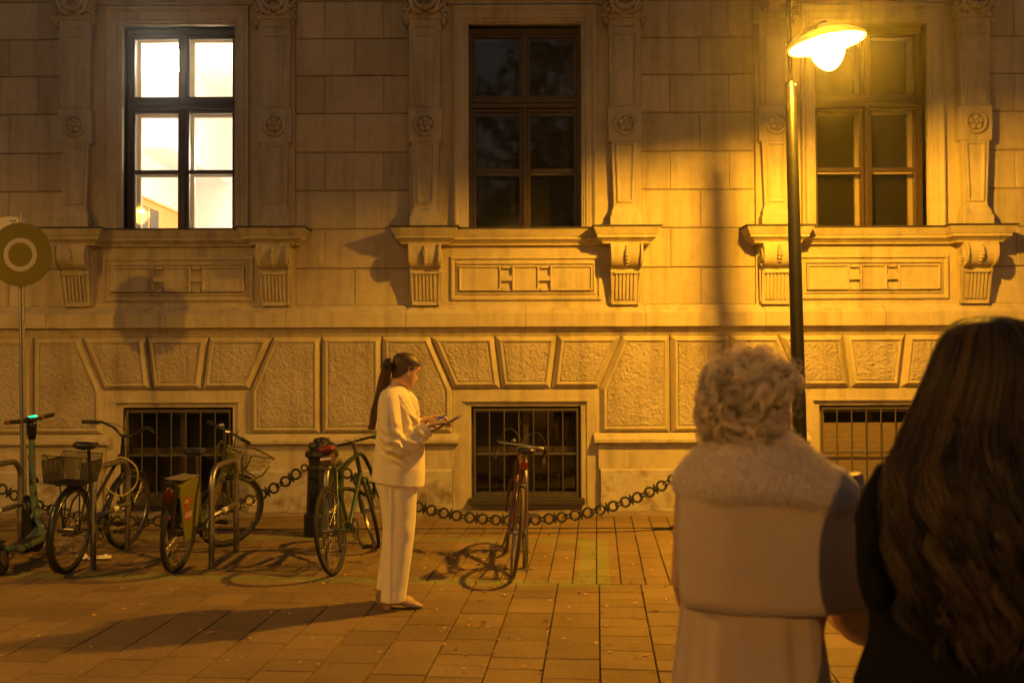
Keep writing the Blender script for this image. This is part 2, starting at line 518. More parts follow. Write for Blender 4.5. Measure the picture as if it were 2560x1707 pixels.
        mb.box(px - .16, px + .16, yb, YW - .04, z0, z0 + .45)
        for sx in (-1, 1):
            pts = []; rs = []
            for i in range(26):
                a = i / 25 * 2.4 * PI; rad = .058 * (1 - i / 29)
                pts.append((px + sx * (.215 + rad * math.cos(a + PI / 2)), yb - .05, zf(2) + rad * math.sin(a + PI / 2))); rs.append(.020 * (1 - i / 40))
            mb.tube(pts, rs, 6)
            mb.tube([(px + sx * .205, yb - .05, zf(-9)), (px + sx * .15, yb - .05, zf(20)), (px + sx * .12, yb - .035, zf(38)), (px + sx * .05, yb - .05, zf(48))], [.02, .024, .024, .015], 6)
            for k in range(9):
                zz = zf(10 + 6.2 * k)
                mb.ball((px + sx * (.205 + .012 * math.sin(k * 2.1)), yb + .02 * q.random(), zz), (.03 + .01 * q.random(), .045, .022), 8, 6)
            mb.ball((px + sx * .2, yb + .02, zf(64)), (.022, .03, .03), 8, 6)
            for k in range(6):
                mb.ball((px + sx * (.05 + .025 * k), yb - .02, zf(42 - 3 * k * q.random())), (.026, .03, .024), 8, 6)
        # mask
        mb.ball((px, yb - .05, zf(-8)), (.075, .05, .11), 14, 10)
        mb.ball((px, yb - .105, zf(2)), (.018, .025, .03), 8, 6)
        for sx in (-1, 1):
            mb.ball((px + sx * .032, yb - .095, zf(-10)), (.02, .014, .012), 8, 6)
            mb.ball((px + sx * .03, yb - .09, zf(8)), (.026, .022, .016), 8, 6)
            mb.ball((px + sx * .06, yb - .06, zf(16)), (.03, .03, .03), 8, 6)
        for k in range(9):
            a = PI * (k + .5) / 9
            mb.ball((px - .1 * math.cos(a), yb - .05, zf(18) - .08 * math.sin(a)), (.022, .03, .034), 8, 6)
        for k in range(7):
            mb.torus((px - .105 + .035 * k, YW - .178, zf(73)), .010, .004, 'y', 10, 5)
        B(mb, 'capital', M['stone'], pil, smooth=40)
        # console bracket
        mb = MB(); zt, zb = zBrT + .003, zStr + .004
        def side(v): return zf(v)
        prof = [(.03, zt), (.245, zt), (.26, side(571)), (.275, side(580)), (.278, side(592)), (.262, side(604)), (.235, side(613)), (.20, side(617)), (.165, side(620)), (.16, side(625)), (.168, side(629)), (.150, side(636)), (.135, side(650)), (.115, side(675)), (.095, side(690)), (.09, side(698)), (.09, zb), (.03, zb)]
        ww = lambda z: .150 + .024 * (z - zb) / (zt - zb)
        mb.loft([[(px - ww(z) * .86, YW - p, z) for p, z in prof], [(px + ww(z) * .86, YW - p, z) for p, z in prof]])
        # side cheeks, a little larger, with a spiral volute
        for sx in (-1, 1):
            a0, a1 = .86, 1.0
            pr2 = [(p + (.034 if .19 < p and z > side(618) else .012) if p > .04 else p, z) for p, z in prof]
            mb.loft([[(px + sx * ww(z) * a0, YW - p, z) for p, z in pr2], [(px + sx * ww(z) * a1, YW - p, z) for p, z in pr2]])
            pts = []; rs = []
            c_ = (px + sx * (ww(side(595)) + .002), YW - .185, side(594))
            for i in range(40):
                t = i / 39; a = -PI / 2 + t * 5 * PI; rad = .092 * (1 - t * .9)
                pts.append((c_[0], c_[1] + rad * math.cos(a), c_[2] + rad * math.sin(a))); rs.append(.011)
            mb.tube(pts, rs, 6)
            mb.tube([(c_[0], YW - .10, side(608)), (c_[0], YW - .12, side(640)), (c_[0] - sx * .01, YW - .08, side(695))], .009, 6)
        # flutes
        for k in range(6):
            fx = -.098 + k * .0392
            rings = []
            for v, p in ((633, .155), (650, .140), (675, .120), (690, .100)):
                rings.append([(px + fx - .0115, YW - p + .02, zf(v)), (px + fx - .0115, YW - p - .014, zf(v)), (px + fx + .0115, YW - p - .014, zf(v)), (px + fx + .0115, YW - p + .02, zf(v))])
            mb.loft(rings)
        mb.box(px - .128, px + .128, YW - .185, YW - .1, side(632), side(627))
        con = B(mb, 'console_bracket', M['stone'], smooth=30)
        mb = MB()
        for k in range(7):
            v = 573 + k * 6.6
            pz = {0: .262, 1: .283, 2: .290, 3: .288, 4: .275, 5: .25, 6: .215}[k]
            r_ = [.019, .024, .028, .031, .029, .025, .02][k]
            mb.ball((px, YW - pz - .004, zf(v)), (r_, r_, r_ * .85), 10, 6)
        B(mb, 'bead_string', M['stone'], con, smooth=True)
    # timber window
    mb = MB(); ya, yb_ = YW + .12, YW + .19
    z0, z1 = zSill - .01, zTop + .01
    mb.box(cx - .625, cx + .625, ya - .0, yb_, z1 - .075, z1)
    mb.box(cx - .625, cx + .625, ya, yb_, z0, z0 + .03)
    for s_ in (-1, 1):
        a, b = sorted((cx + s_ * .625, cx + s_ * .575)); mb.box(a, b, ya + .001, yb_ - .001, z0 + .03, z1 - .075)
    # transom
    mb.box(cx - .575, cx + .575, ya - .03, yb_, zf(243), zf(232)); mb.box(cx - .575, cx + .575, ya - .055, yb_ - .02, zf(232), zf(228)); mb.box(cx - .575, cx + .575, ya - .01, yb_ - .002, zf(228), zf(220))
    mb.box(cx - .026, cx + .026, ya - .022, yb_ - .004, z0 + .03, zf(243)); mb.box(cx - .03, cx + .03, ya - .012, yb_ - .004, zf(220), z1 - .075)
    mb.box(cx - .012, cx + .012, ya - .03, ya - .02, z0 + .03, zf(243))
    for sx in (-1, 1):
        a, b = sorted((cx + sx * .028, cx + sx * .574))
        frame_y(mb, a, b, z0 + .031, zf(244), .034, ya + .01, yb_ - .012)
        frame_y(mb, a, b, zf(219.5), z1 - .076, .032, ya + .01, yb_ - .012)
        mb.box(a + .034, b - .034, ya + .012, yb_ - .014, zf(392), zf(382.5))
    win = B(mb, 'window', M['wood'], bevel=.004)
    mb = MB(); mb.box(cx - .57, cx + .57, YW + .155, YW + .159, z0 + .04, z1 - .08)
    B(mb, 'pane', M['glass'], win)
    # inner casement of the double window
    mb = MB(); yi = YW + .36
    for sx in (-1, 1):
        a, b = sorted((cx + sx * .004, cx + sx * .60))
        frame_y(mb, a, b, z0 + .02, zf(240), .045, yi, yi + .045)
        frame_y(mb, a, b, zf(225), z1 - .03, .045, yi, yi + .045)
        mb.box(a + .045, b - .045, yi + .004, yi + .04, zf(390), zf(384))
    mb.box(cx - .6, cx + .6, yi - .01, yi + .06, zf(240) + .001, zf(225) - .001)
    B(mb, 'inner_casement', M['wood_in'], win)
    # basement window
    mb = MB()
    # smooth surround with ears
    zs = zf(893)
    ys = YW - .05
    mb.box(cx - .795, cx - BH - .06, ys, YW, bz0 - .1, zs); mb.box(cx + BH + .06, cx + .795, ys, YW, bz0 - .1, zs)
    mb.box(cx - BH - .06, cx + BH + .06, ys, YW, bz1 + .05, zs)
    fr = [(0, YW), (0, ys + .012), (.0, ys - .0), (.03, ys + .006)]
    mb.box(cx - BH - .06, cx - BH, ys + .018, YW, bz0 - .1, bz1 + .05); mb.box(cx + BH, cx + BH + .06, ys + .018, YW, bz0 - .1, bz1 + .05)
    mb.box(cx - BH, cx + BH, ys + .018, YW, bz1, bz1 + .05)
    mb.box(cx - BH - .075, cx + BH + .075, ys - .022, ys + .02, bz1 + .05, bz1 + .068)
    # weathered sill block
    B(mb, 'basement_surround', M['stone'])
    mb = MB(); mb.box(cx - BH - .03, cx + BH + .03, YW - .13, YW + .3, bz0 - .02, bz0 + .045)
    B(mb, 'basement_sill', M['lead'], bevel=.006)
    mb = MB(); yg = YW - .01
    frame_y(mb, cx - BH + .03, cx + BH - .03, bz0 + .05, bz1 - .03, .018, yg - .006, yg + .008)
    for k in range(6):
        bx = cx - BH + .04 + (2 * BH - .08) * (k + 1) / 7
        mb.tube([(bx, yg, bz0 + .05), (bx, yg, bz1 - .03)], .0075, 6)
    for zz in (zf(1042), zf(1133), zf(943)):
        mb.box(cx - BH + .045, cx + BH - .045, yg + .008, yg + .014, zz - .011, zz + .011)
    gr = B(mb, 'window_grille', M['iron'])
    mb = MB(); yv = YW + .13
    frame_y(mb, cx - BH, cx + BH, bz0 + .045, bz1, .05, yv, yv + .06)
    mb.box(cx - BH + .05, cx + BH - .05, yv, yv + .055, zf(1046), zf(1028))
    mb.box(cx - .03, cx + .03, yv + .005, yv + .05, bz0 + .095, bz1 - .05)
    bw = B(mb, 'basement_window', M['wood_dark'])
    mb = MB(); mb.box(cx - BH + .05, cx + BH - .05, yv + .03, yv + .034, bz0 + .09, bz1 - .045)
    B(mb, 'pane', M['glass'], bw)
    if shutter:
        mb = MB()
        frame_y(mb, cx - BH + .01, cx + BH - .01, bz0 + .06, bz1 - .02, .06, YW + .04, YW + .08)
        z = bz0 + .12
        while z < bz1 - .22:
            mb.obox((cx, YW + .06, z + .028), (BH - .075, 0, 0), (0, .006, .002), (0, -.004, .029)); z += .06
        B(mb, 'roller_shutter', mat('shutter_paint', (.20, .145, .085), .6, var=.15, vscale=20))
    # near-black boxes behind, darkness of the unlit rooms put into the colour
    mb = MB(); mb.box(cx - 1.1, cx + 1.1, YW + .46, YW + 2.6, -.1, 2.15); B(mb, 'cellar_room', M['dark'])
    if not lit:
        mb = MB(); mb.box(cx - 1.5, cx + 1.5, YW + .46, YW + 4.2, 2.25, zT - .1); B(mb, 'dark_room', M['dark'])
    # rusticated blocks
    P1 = zf(772); P2 = zf(892); PB = zf(994)
    ta, tb_, ba, bb = xo(72), xo(219), xo(57), xo(167)
    g = .006
    polys = [[(-tb_ + g, P1), (-ta - g, P1), (-ba - g, P2), (-bb + g, P2)], [(-ta + g, P1), (ta - g, P1), (ba - g, P2), (-ba + g, P2)], [(ta + g, P1), (tb_ - g, P1), (bb - g, P2), (ba + g, P2)]]
    e0 = PER / 2 - xo(69)
    polys += [[(-e0 + g, P1), (-tb_ - g, P1), (-bb - g, P2), (-bb - g, PB), (-e0 + g, PB)], [(tb_ + g, P1), (e0 - g, P1), (e0 - g, PB), (bb + g, PB), (bb + g, P2)]]
    polys += [[(e0 + g, P1), (PER - e0 - g, P1), (PER - e0 - g, PB), (e0 + g, PB)]]
    for P in polys:
        P = [(cx + x, z) for x, z in P]
        mb = MB(); relief(mb, P, [(0, YW - .015), (0, YW - .045), (.045, YW - .105), (.052, YW - .107), (.056, YW - .107), (.06, YW - .094), (.072, YW - .092), (.076, YW - .086)], cap=False)
        blk = B(mb, 'rusticated_block', M['stone'])
        mb = MB(); relief(mb, P, [(.076, YW - .08), (.078, YW - .090), (.086, YW - .097)])
        B(mb, 'hammered_face', M['rough'], blk)
    # plinth, from this window's surround to the next one's
    xa, xb = cx + .80, cx + PER - .80
    mb = MB()
    zl, zm, zh = zf(1077), zf(1018), zf(994)
    mb.prism_x(yz((-.0, zh + .002), (.085, zh + .002), (.10, zh - .012), (.115, zh - .03), (.15, zh - .045), (.165, zh - .062), (.165, zm + .02), (.15, zm + .006), (.12, zm), (-.0, zm)), xa - .07, xb + .07)
    mb.prism_x(yz((0, zm), (.10, zm), (.104, zl + .01), (0, zl + .01)), xa - .02, xb + .02)
    pl = B(mb, 'plinth_moulding', M['stone'])
    mb = MB()
    mb.prism_x(yz((0, zl + .01), (.125, zl + .01), (.14, zl - .006), (.15, .06), (.155, -.1), (0, -.1)), xa, xb)
    B(mb, 'plinth', M['plinth'])
for i, c in enumerate(MOD):
    bay(c, i == 0, i == 2, True)
bay(MOD[0] - PER, False, False, False)

# --- lit room behind the left window
mb = MB()
rx0, rx1, ry0, ry1, rz0, rz1 = -5.0, -1.9, YW + .46, YW + 5.0, 2.25, 5.75
mb.add([(rx0, ry0, rz0), (rx1, ry0, rz0), (rx1, ry1, rz0), (rx0, ry1, rz0)], [(0, 1, 2, 3)])
mb.box(rx0 - .1, rx0, ry0, ry1, rz0, rz1); mb.box(rx1, rx1 + .1, ry0, ry1, rz0, rz1); mb.box(rx0, rx1, ry1, ry1 + .1, rz0, rz1)
mb.box(rx0, rx1, ry0, ry1, rz1, rz1 + .1)
mb.box(rx0, rx0 + .5, YW + 2.2, ry1, 4.45, rz1)
room = B(mb, 'lit_room', M['white'])
mb = MB(); frame_y(mb, -3.5, -2.4, 2.26, 4.45, .09, ry1 - .04, ry1); mb.box(-3.41, -2.49, ry1 - .02, ry1, 2.26, 4.36)
B(mb, 'room_door', mat('cream_door', (.6, .52, .4), .5), room)

cab = thing('bookcase', 'orange wooden bookcase with dark glass doors inside the lit room', 'bookcase', (-4.7, YW + 1.6, 2.25))
mb = MB(); mb.box(-4.99, -4.45, YW + .9, YW + 2.45, 2.26, 3.6); mb.box(-5.0, -4.43, YW + .88, YW + 2.47, 3.6, 3.63)
mb.build('carcass', mat('orange_wood', (.62, .22, .045), .45, var=.12, vscale=12), cab, world=True)
for k in range(2):
    mb = MB(); y0 = YW + 1.0 + k * .36
    mb.box(-4.45, -4.442, y0, y0 + .29, 2.5, 3.52); mb.build('glass_door', M['blackpaint'], cab, world=True)

pend = thing('ceiling_lamp', 'round white lamp hanging inside the lit room', 'lamp', (-2.92, YW + 1.5, 4.15))
M['bulbwhite'] = mat('lamp_glass_white', (.9, .9, .9), .3, emit=(1.0, .86, .62), estr=260)
mb = MB(); mb.ball((0, 0, 0), .14, 20, 12); mb.build('globe', M['bulbwhite'], pend, smooth=True)
mb = MB(); mb.tube([(0, 0, .13), (0, 0, 1.6)], .008, 6); mb.build('cord', M['blackpaint'], pend)
pend2 = copy_tree(pend); pend2.location = (-4.1, YW + 1.2, 5.45 - .15)
pend2['label'] = 'round white lamp near the ceiling of the lit room, out of sight above the window'
for c in kids(pend2):
    if c.name.startswith('cord'): c.scale = (1, 1, .2)

# ================================================================ ground and paving
mb = MB(); mb.add([(-60, -60, -.03), (60, -60, -.03), (60, YW, -.03), (-60, YW, -.03)], [(0, 1, 2, 3)])
mb.build('ground', mat('ground_base', (.035, .026, .018), .95, var=.3, vscale=8, bump=.4, bscale=60), kind='structure')
DEL = 4.87 / 180 * PI
UX = Vector((math.cos(DEL), -math.sin(DEL), 0)); VX = Vector((math.sin(DEL), math.cos(DEL), 0))
O_ = gnd(1370, 1340.5)
O_ = Vector((0, 0, 0)) + O_
def uv(p): p = Vector((p[0], p[1], 0)) - O_; return p.dot(UX), p.dot(VX)
rg = random.Random(11)
# paver material with worn green paint bands, laid out in the paving's own directions
pm = mat('concrete_paver', (.205, .14, .072), .80, var=.18, vscale=30, bump=.35, bscale=140, dist=.003, col2=(.145, .095, .048), c2scale=1.1, c2lo=.4, c2hi=.7, attr=.14, spec=.3, spots=.35)
def paint_bands(m):
    nt = m.node_tree; N = nt.nodes; L = nt.links
    b = N['Principled BSDF']; src = b.inputs['Base Color'].links[0].from_socket
    g = N.new('ShaderNodeNewGeometry')
    def dot(v, off):
        d = N.new('ShaderNodeVectorMath'); d.operation = 'DOT_PRODUCT'; L.new(g.outputs['Position'], d.inputs[0]); d.inputs[1].default_value = v
        a = N.new('ShaderNodeMath'); a.operation = 'SUBTRACT'; L.new(d.outputs['Value'], a.inputs[0]); a.inputs[1].default_value = off; return a.outputs[0]
    U = dot(UX, O_.dot(UX)); V = dot(VX, O_.dot(VX))
    def M2(op, a, b_):
        n = N.new('ShaderNodeMath'); n.operation = op
        for i, q in enumerate((a, b_)):
            if isinstance(q, (int, float)): n.inputs[i].default_value = q
            else: L.new(q, n.inputs[i])
        return n.outputs[0]
    def band(s, lo, hi): return M2('MULTIPLY', M2('GREATER_THAN', s, lo), M2('LESS_THAN', s, hi))
    umax = 0.10; umin = umax - .24
    front = M2('MULTIPLY', band(V, -.09, .10), M2('LESS_THAN', U, umax))
    back = M2('MULTIPLY', band(V, 1.62, 1.80), M2('LESS_THAN', U, umax))
    side = M2('MULTIPLY', band(U, umin, umax), band(V, -.05, 1.7))
    mk = M2('MAXIMUM', M2('MAXIMUM', front, back), side)
    nz = N.new('ShaderNodeTexNoise'); nz.inputs['Scale'].default_value = 22; nz.inputs['Detail'].default_value = 6
    L.new(g.outputs['Position'], nz.inputs['Vector'])
    mr = N.new('ShaderNodeMapRange'); mr.inputs[1].default_value = .3; mr.inputs[2].default_value = .62; mr.inputs[3].default_value = .5; mr.inputs[4].default_value = .08
    L.new(nz.outputs[0], mr.inputs[0])
    f = M2('MULTIPLY', mk, mr.outputs[0])
    mx = N.new('ShaderNodeMix'); mx.data_type = 'RGBA'; L.new(f, mx.inputs[0]); L.new(src, mx.inputs[6]); mx.inputs[7].default_value = (.17, .32, .10, 1)
    L.new(mx.outputs[2], b.inputs['Base Color'])
paint_bands(pm)
mb = MB(); tn = []
def paver(u0, u1, v0, v1):
    g = .0036; e = .004
    dz = [rg.gauss(0, .0008) for _ in range(4)]; h = rg.gauss(0, .001)
    def P(u, v, z): p = O_ + UX * u + VX * v; return (p.x, p.y, z)
    h_ = .0028; q = [(u0 + g, v0 + h_), (u1 - g, v0 + h_), (u1 - g, v1 - h_), (u0 + g, v1 - h_)]
    i_ = [(u0 + g + e, v0 + h_ + e), (u1 - g - e, v0 + h_ + e), (u1 - g - e, v1 - h_ - e), (u0 + g + e, v1 - h_ - e)]
    n0 = len(mb.f)
    mb.loft([[P(u, v, -.028) for u, v in q], [P(u, v, -.004 + h + dz[k]) for k, (u, v) in enumerate(q)], [P(u, v, h + dz[k]) for k, (u, v) in enumerate(i_)]], caps=False)
    mb.add([P(u, v, h + dz[k]) for k, (u, v) in enumerate(i_)], [(0, 1, 2, 3)])
    t = rg.random(); tn.extend([t] * (len(mb.f) - n0))
# small setts nearer the wall
seam_y = 9.72; wall_y = 10.62
for k in range(-50, 50):
    u0 = k * .180; u1 = u0 + .180
    v = 0.0 if True else 0
    while v < 3.6:
        l = rg.choice([.18, .27, .27, .36])
        if abs(v + l - 1.8) < .09: l = 1.8 - v if 1.8 - v > .1 else l
        p = O_ + UX * (u0 + .09) + VX * (v + l / 2)
        if -8 < p.x < 7.5 and p.y < wall_y - .05:
            if not (seam_y - .03 < p.y < seam_y + .0): paver(u0, u1, v, v + l)
        v += l
# large slabs
for k in range(-40, 40):
    u0 = k * .302 + .02; u1 = u0 + .302
    v = -.09 if False else 0.0
    first = True
    while v > -6.5:
        l = rg.choice([.20, .20, .30, .30, .34])
        if first: l = rg.choice([.08, .16, .26, .3]); first = False
        p = O_ + UX * (u0 + .15) + VX * (v - l / 2)
        if -8 < p.x < 6.5 and p.y > .8 and abs(p.x) < p.y * .62 + 1.2: paver(u0, u1, v - l, v)
        v -= l
mb.build('paving', pm, kind='structure', attr=tn)
# slot drain and the rough strip at the foot of the wall
mb = MB(); mb.box(-8, 7, seam_y - .012, seam_y + .012, -.02, .006); mb.build('drain_edge', mat('rusty_edging', (.02, .015, .012), .8), kind='structure')
mb = MB()
rs_ = random.Random(2)
nx = 260; rings = []
for j in range(8):
    rings.append([(-8 + 15 * i / nx, 10.52 + j * .055, rs_.uniform(.0, .012) + (.012 if j > 0 else -.02)) for i in range(nx + 1)])
mb.loft(rings, closed=False, caps=False)
mb.build('gutter_strip', mat('worn_concrete', (.20, .15, .11), .95, var=.4, vscale=9, bump=.9, bscale=50, dist=.01), kind='structure')
# fallen leaves
mb = MB(); tl = []
lr = random.Random(21)
for k in range(420):
    z_ = lr.uniform(5.2, 10.5); x_ = lr.uniform(-.56, .3) * z_
    if lr.random() < .5: x_ = lr.uniform(-.15, .2) * z_ ; z_ = lr.uniform(5.5, 8.5)
    a = lr.uniform(0, 2 * PI); s_ = lr.uniform(.009, .026)
    d = Vector((math.cos(a), math.sin(a), 0)) * s_; n_ = Vector((-d.y, d.x, 0)) * lr.uniform(.3, .7); c0 = Vector((x_, z_, .006))
    h = lr.uniform(.002, .014)
    mb.add([c0 - d, c0 - d * .3 + n_ + Vector((0, 0, h)), c0 + d + Vector((0, 0, h * .7)), c0 - d * .3 - n_ + Vector((0, 0, h * .2)), c0 + Vector((0, 0, .003))], [(0, 4, 1), (1, 4, 2), (2, 4, 3), (3, 4, 0)])
    t = lr.random(); tl.extend([t] * 4)
tag(mb.build('fallen_leaves', mat('dry_leaf', (.40, .24, .09), .8, attr=.5), kind='stuff', attr=tl), 'small dry brown leaves scattered over the paving', 'leaves')
# ================================================================ street lamps
M['post'] = mat('lamp_post_paint', (.009, .008, .006), .32, metal=0.0, var=.2, vscale=18)
M['reflector'] = mat('white_enamel', (.38, .37, .34), .4)
M['bowl'] = mat('sodium_bowl', (.9, .8, .6), .3, emit=LAMP_COL, estr=LAMP_POW * .19)
M['burner'] = mat('sodium_burner', (.9, .8, .6), .3, emit=LAMP_COL, estr=LAMP_POW * 9.8)
def bowl_glass():
    m = bpy.data.materials.new('clear_glowing_bowl'); m.use_nodes = True
    nt = m.node_tree; N = nt.nodes; L = nt.links
    for n in list(N):
        if n.type != 'OUTPUT_MATERIAL': N.remove(n)
    out = [n for n in N if n.type == 'OUTPUT_MATERIAL'][0]
    t = N.new('ShaderNodeBsdfTransparent'); e = N.new('ShaderNodeEmission'); e.inputs[0].default_value = (1, .55, .12, 1); e.inputs[1].default_value = 14
    a = N.new('ShaderNodeAddShader'); L.new(t.outputs[0], a.inputs[0]); L.new(e.outputs[0], a.inputs[1]); L.new(a.outputs[0], out.inputs[0])
    return m
M['bowlA'] = bowl_glass()
def street_lamp(label, bowl, burner, bm=None):
    PY = 8.78; pb = at(1837, 1010, PY); pm_ = at(1815.5, 190, PY)
    sl = (pm_ - pb) / (pm_.z - pb.z)
    base = pb - sl * pb.z; base.z = 0
    L = thing('street_lamp', label, 'street lamp', (base.x, PY, 0))
    f = lambda z: Vector((sl.x * z, 0, z))
    zm = pm_.z
    mb = MB(); mb.tube([f(0), f(.02), f(.9), f(.92), f(zm * .6), f(zm - .06), f(zm)], [.088, .088, .080, .062, .056, .048, .046], 20)
    mb.build('post', M['post'], L, smooth=30)
    lc = at(1898, 96, 8.04) - Vector((base.x, PY, 0))
    top = 5.15
    mb = MB(); mb.tube([f(zm - .03), f(zm + .5), f(top - .1), f(top)], [.022, .021, .02, .012], 12); mb.build('upper_pole', M['post'], L, smooth=True)
    za_ = lc.z + .20; p0 = f(za_)
    mb = MB(); mb.tube([p0, p0.lerp(lc, .5) + Vector((0, 0, .12)), lc + Vector((0, .03, .17)), lc + Vector((0, 0, .13))], .016, 10); mb.tube([f(za_ - .03), f(za_ + .03)], .032, 12); mb.build('arm', M['post'], L, smooth=True)
    mb = MB(); mb.ball(f(zm + .0) + Vector((.03, -.03, -.03)), .02, 10, 6); mb.build('bolt', M['chrome'], L, smooth=True)
    Tm = Matrix.Translation(lc) @ Matrix.Rotation(R(-8.5), 4, 'Y')
    xf = lambda p: Tm @ p
    mb = MB(xf); prof = [(.305, -.022), (.312, -.012), (.310, .0), (.22, .06), (.10, .10), (.05, .11), (.048, .14), (.02, .15), (.001, .151), (.001, .107), (.04, .10), (.09, .09), (.21, .05), (.30, -.012)]
    mb.lathe(prof, (0, 0, 0), 48, caps=False); mb.build('reflector', M['reflector'], L, smooth=40)
    mb = MB(xf); mb.lathe([(.145, -.002), (.148, -.02), (.142, -.07), (.122, -.13), (.09, -.185), (.05, -.222), (.02, -.236), (.002, -.238)], (0, 0, 0), 32)
    bw_ = mb.build('bowl', bowl, L, smooth=True)
    if burner:
        mb = MB(xf); mb.ball((0, 0, .024), (.075, .075, .046), 16, 10); mb.build('burner', bm or M['burner'], bw_, smooth=True)
    return L
lampA = street_lamp('tall street lamp glowing orange under a white disc reflector', M['bowlA'], True)
M['burnerB'] = mat('old_sodium_burner', (.9, .8, .6), .3, emit=LAMP_COL, estr=LAMP_POW * 4.8)
lampB = street_lamp('street lamp off to the left, its light falling on the sign', M['bowlA'], True, M['burnerB']); lampB.location = (-6.6, 3.56, .1); lampB.rotation_euler = (0, 0, PI)
M['bowlC'] = mat('sodium_bowl_across', (.9, .8, .6), .3, emit=(1.0, .49, .10), estr=LAMP_POW * 1.15)
lampC = street_lamp('taller street lamp across the road behind the viewer', M['bowlC'], False); lampC.location = (0.1, -10.7, 0); lampC.rotation_euler = (0, 0, PI); lampC.scale = (1.28, 1.28, 1.28)
for l in (lampA, lampB, lampC): l['group'] = 'street lamps along the pavement'
# ================================================================ bike hoops
def hoop(x, label, g='steel bicycle hoops along the pavement'):
    t = thing('bike_hoop', label, 'bike rack', (x, 7.86, 0), group=g)
    Lh, H, rb = .70, .80, .16
    pts = [(0, 0, 0), (0, 0, .3), (0, 0, H - rb)]
    for k in range(1, 7): a = PI / 2 * k / 6; pts.append((0, rb - rb * math.cos(a), H - rb + rb * math.sin(a)))
    for k in range(0, 7): a = PI / 2 * k / 6; pts.append((0, Lh - rb + rb * math.sin(a), H - rb + rb * math.cos(a)))
    pts += [(0, Lh, .3), (0, Lh, 0)]
    mb = MB(); mb.tube(pts, .0235, 14); mb.build('hoop', M['steel'], t, smooth=True)
    mb = MB(); mb.tube([(0, .02, .42), (0, Lh - .02, .42)], .021, 12); mb.build('cross_rail', M['steel'], t, smooth=True)
    for y in (0, Lh):
        mb = MB(); mb.lathe([(.05, 0), (.05, .006), (.03, .009)], (0, y, 0), 16); mb.build('base_plate', M['steel'], t)
    return t
h0 = hoop(-3.30, 'bike hoop beside the black city bicycle with a yellow cable lock on it')
for x, lb in ((-2.37, 'bike hoop in front of the green share bicycle, leaning bar with a pale sticker'), (-4.22, 'bike hoop cut by the left edge of the picture, beside the scooter'), (-1.47, 'bike hoop half hidden behind the green and turquoise bicycle'), (.10, 'bike hoop right behind the dark red racing bicycle seen from the rear')):
    c = copy_tree(h0); c.location = (x, 7.86, 0); c['label'] = lb
h0['label'] = 'bike hoop beside the black city bicycle, a yellow cable lock hanging on it'
# stickers on the cross rails
M['sticker'] = mat('paper_sticker', (.75, .68, .6), .6)
for x, y in ((-3.30, .42), (-2.37, .34), (-4.22, .30)):
    mb = MB(); mb.tube([(0, -.045, 0), (0, .045, 0)], .0222, 14, caps=False)
    o = mb.build('paper_sticker', M['sticker']); o.location = (x, 7.86 + y, .42)
    tag(o, 'pale paper sticker wrapped round the cross rail of the ' + {-3.30: 'hoop with the yellow lock', -2.37: 'hoop by the green share bicycle', -4.22: 'leftmost hoop'}[x], 'sticker', 'stickers on the bike hoops')
# yellow cable lock
mb = MB(); pts = []
for k in range(40):
    a = 2 * PI * k / 40
    pts.append((.01 * math.sin(3 * a), .135 * math.cos(a), -.155 + .155 * math.sin(a) + .004 * math.sin(5 * a)))
mb.tube(pts, .0065, 8, loop=True)
o = mb.build('cable_lock', mat('yellow_cable', (.45, .38, .07), .35, coat=.3), smooth=True); o.location = (-3.275, 8.34, .835); o.rotation_euler = (0, 0, R(-68))
tag(o, 'thin yellow cable lock looped over the hoop by the black city bicycle', 'lock')

# ================================================================ bollards and chains
BX = [-1.80 - 3.47, -1.80, -1.80 + 3.66]; BY = 9.42
M['castiron'] = mat('black_cast_iron', (.028, .026, .026), .45, metal=.2, var=.3, vscale=30, bump=.3, bscale=60)
def bollard(x, label):
    t = thing('bollard', label, 'bollard', (x, BY, 0), group='cast iron bollards joined by chains')
    mb = MB(); mb.lathe([(.172, 0), (.172, .18), (.165, .2), (.150, .205), (.146, .23), (.146, .24), (.135, .60), (.14, .62), (.138, .64), (.125, .66), (.13, .70), (.135, .73)], (0, 0, 0), 8)
    mb.build('shaft', M['castiron'], t, bevel=.006)
    mb = MB(); mb.lathe([(.135, .725), (.155, .74), (.158, .765), (.145, .78), (.118, .80), (.095, .84), (.08, .87), (.055, .90), (.03, .915), (.004, .92)], (0, 0, 0), 24)
    for k in range(8):
        a = 2 * PI * k / 8
        mb.ball((.1 * math.cos(a), .1 * math.sin(a), .835), (.028, .028, .035), 8, 6); mb.ball((.06 * math.cos(a + .4), .06 * math.sin(a + .4), .885), (.02, .02, .026), 8, 6)
        mb.ball((.14 * math.cos(a + .4), .14 * math.sin(a + .4), .775), .018, 8, 6)
    mb.build('carved_cap', M['castiron'], t, smooth=True)
    for sx in (-1, 1):
        mb = MB(); mb.torus((sx * .165, 0, .63), .03, .009, 'y', 16, 6); mb.build('eye', M['castiron'], t, smooth=True)
    return t
bo = bollard(BX[1], 'black cast iron bollard behind the green and turquoise bicycle')
for x, lb in ((BX[0], 'black cast iron bollard outside the left edge, holding the chain end'), (BX[2], 'black cast iron bollard hidden behind the grey haired woman')):
    c = copy_tree(bo); c.location = (x, BY, 0); c['label'] = lb
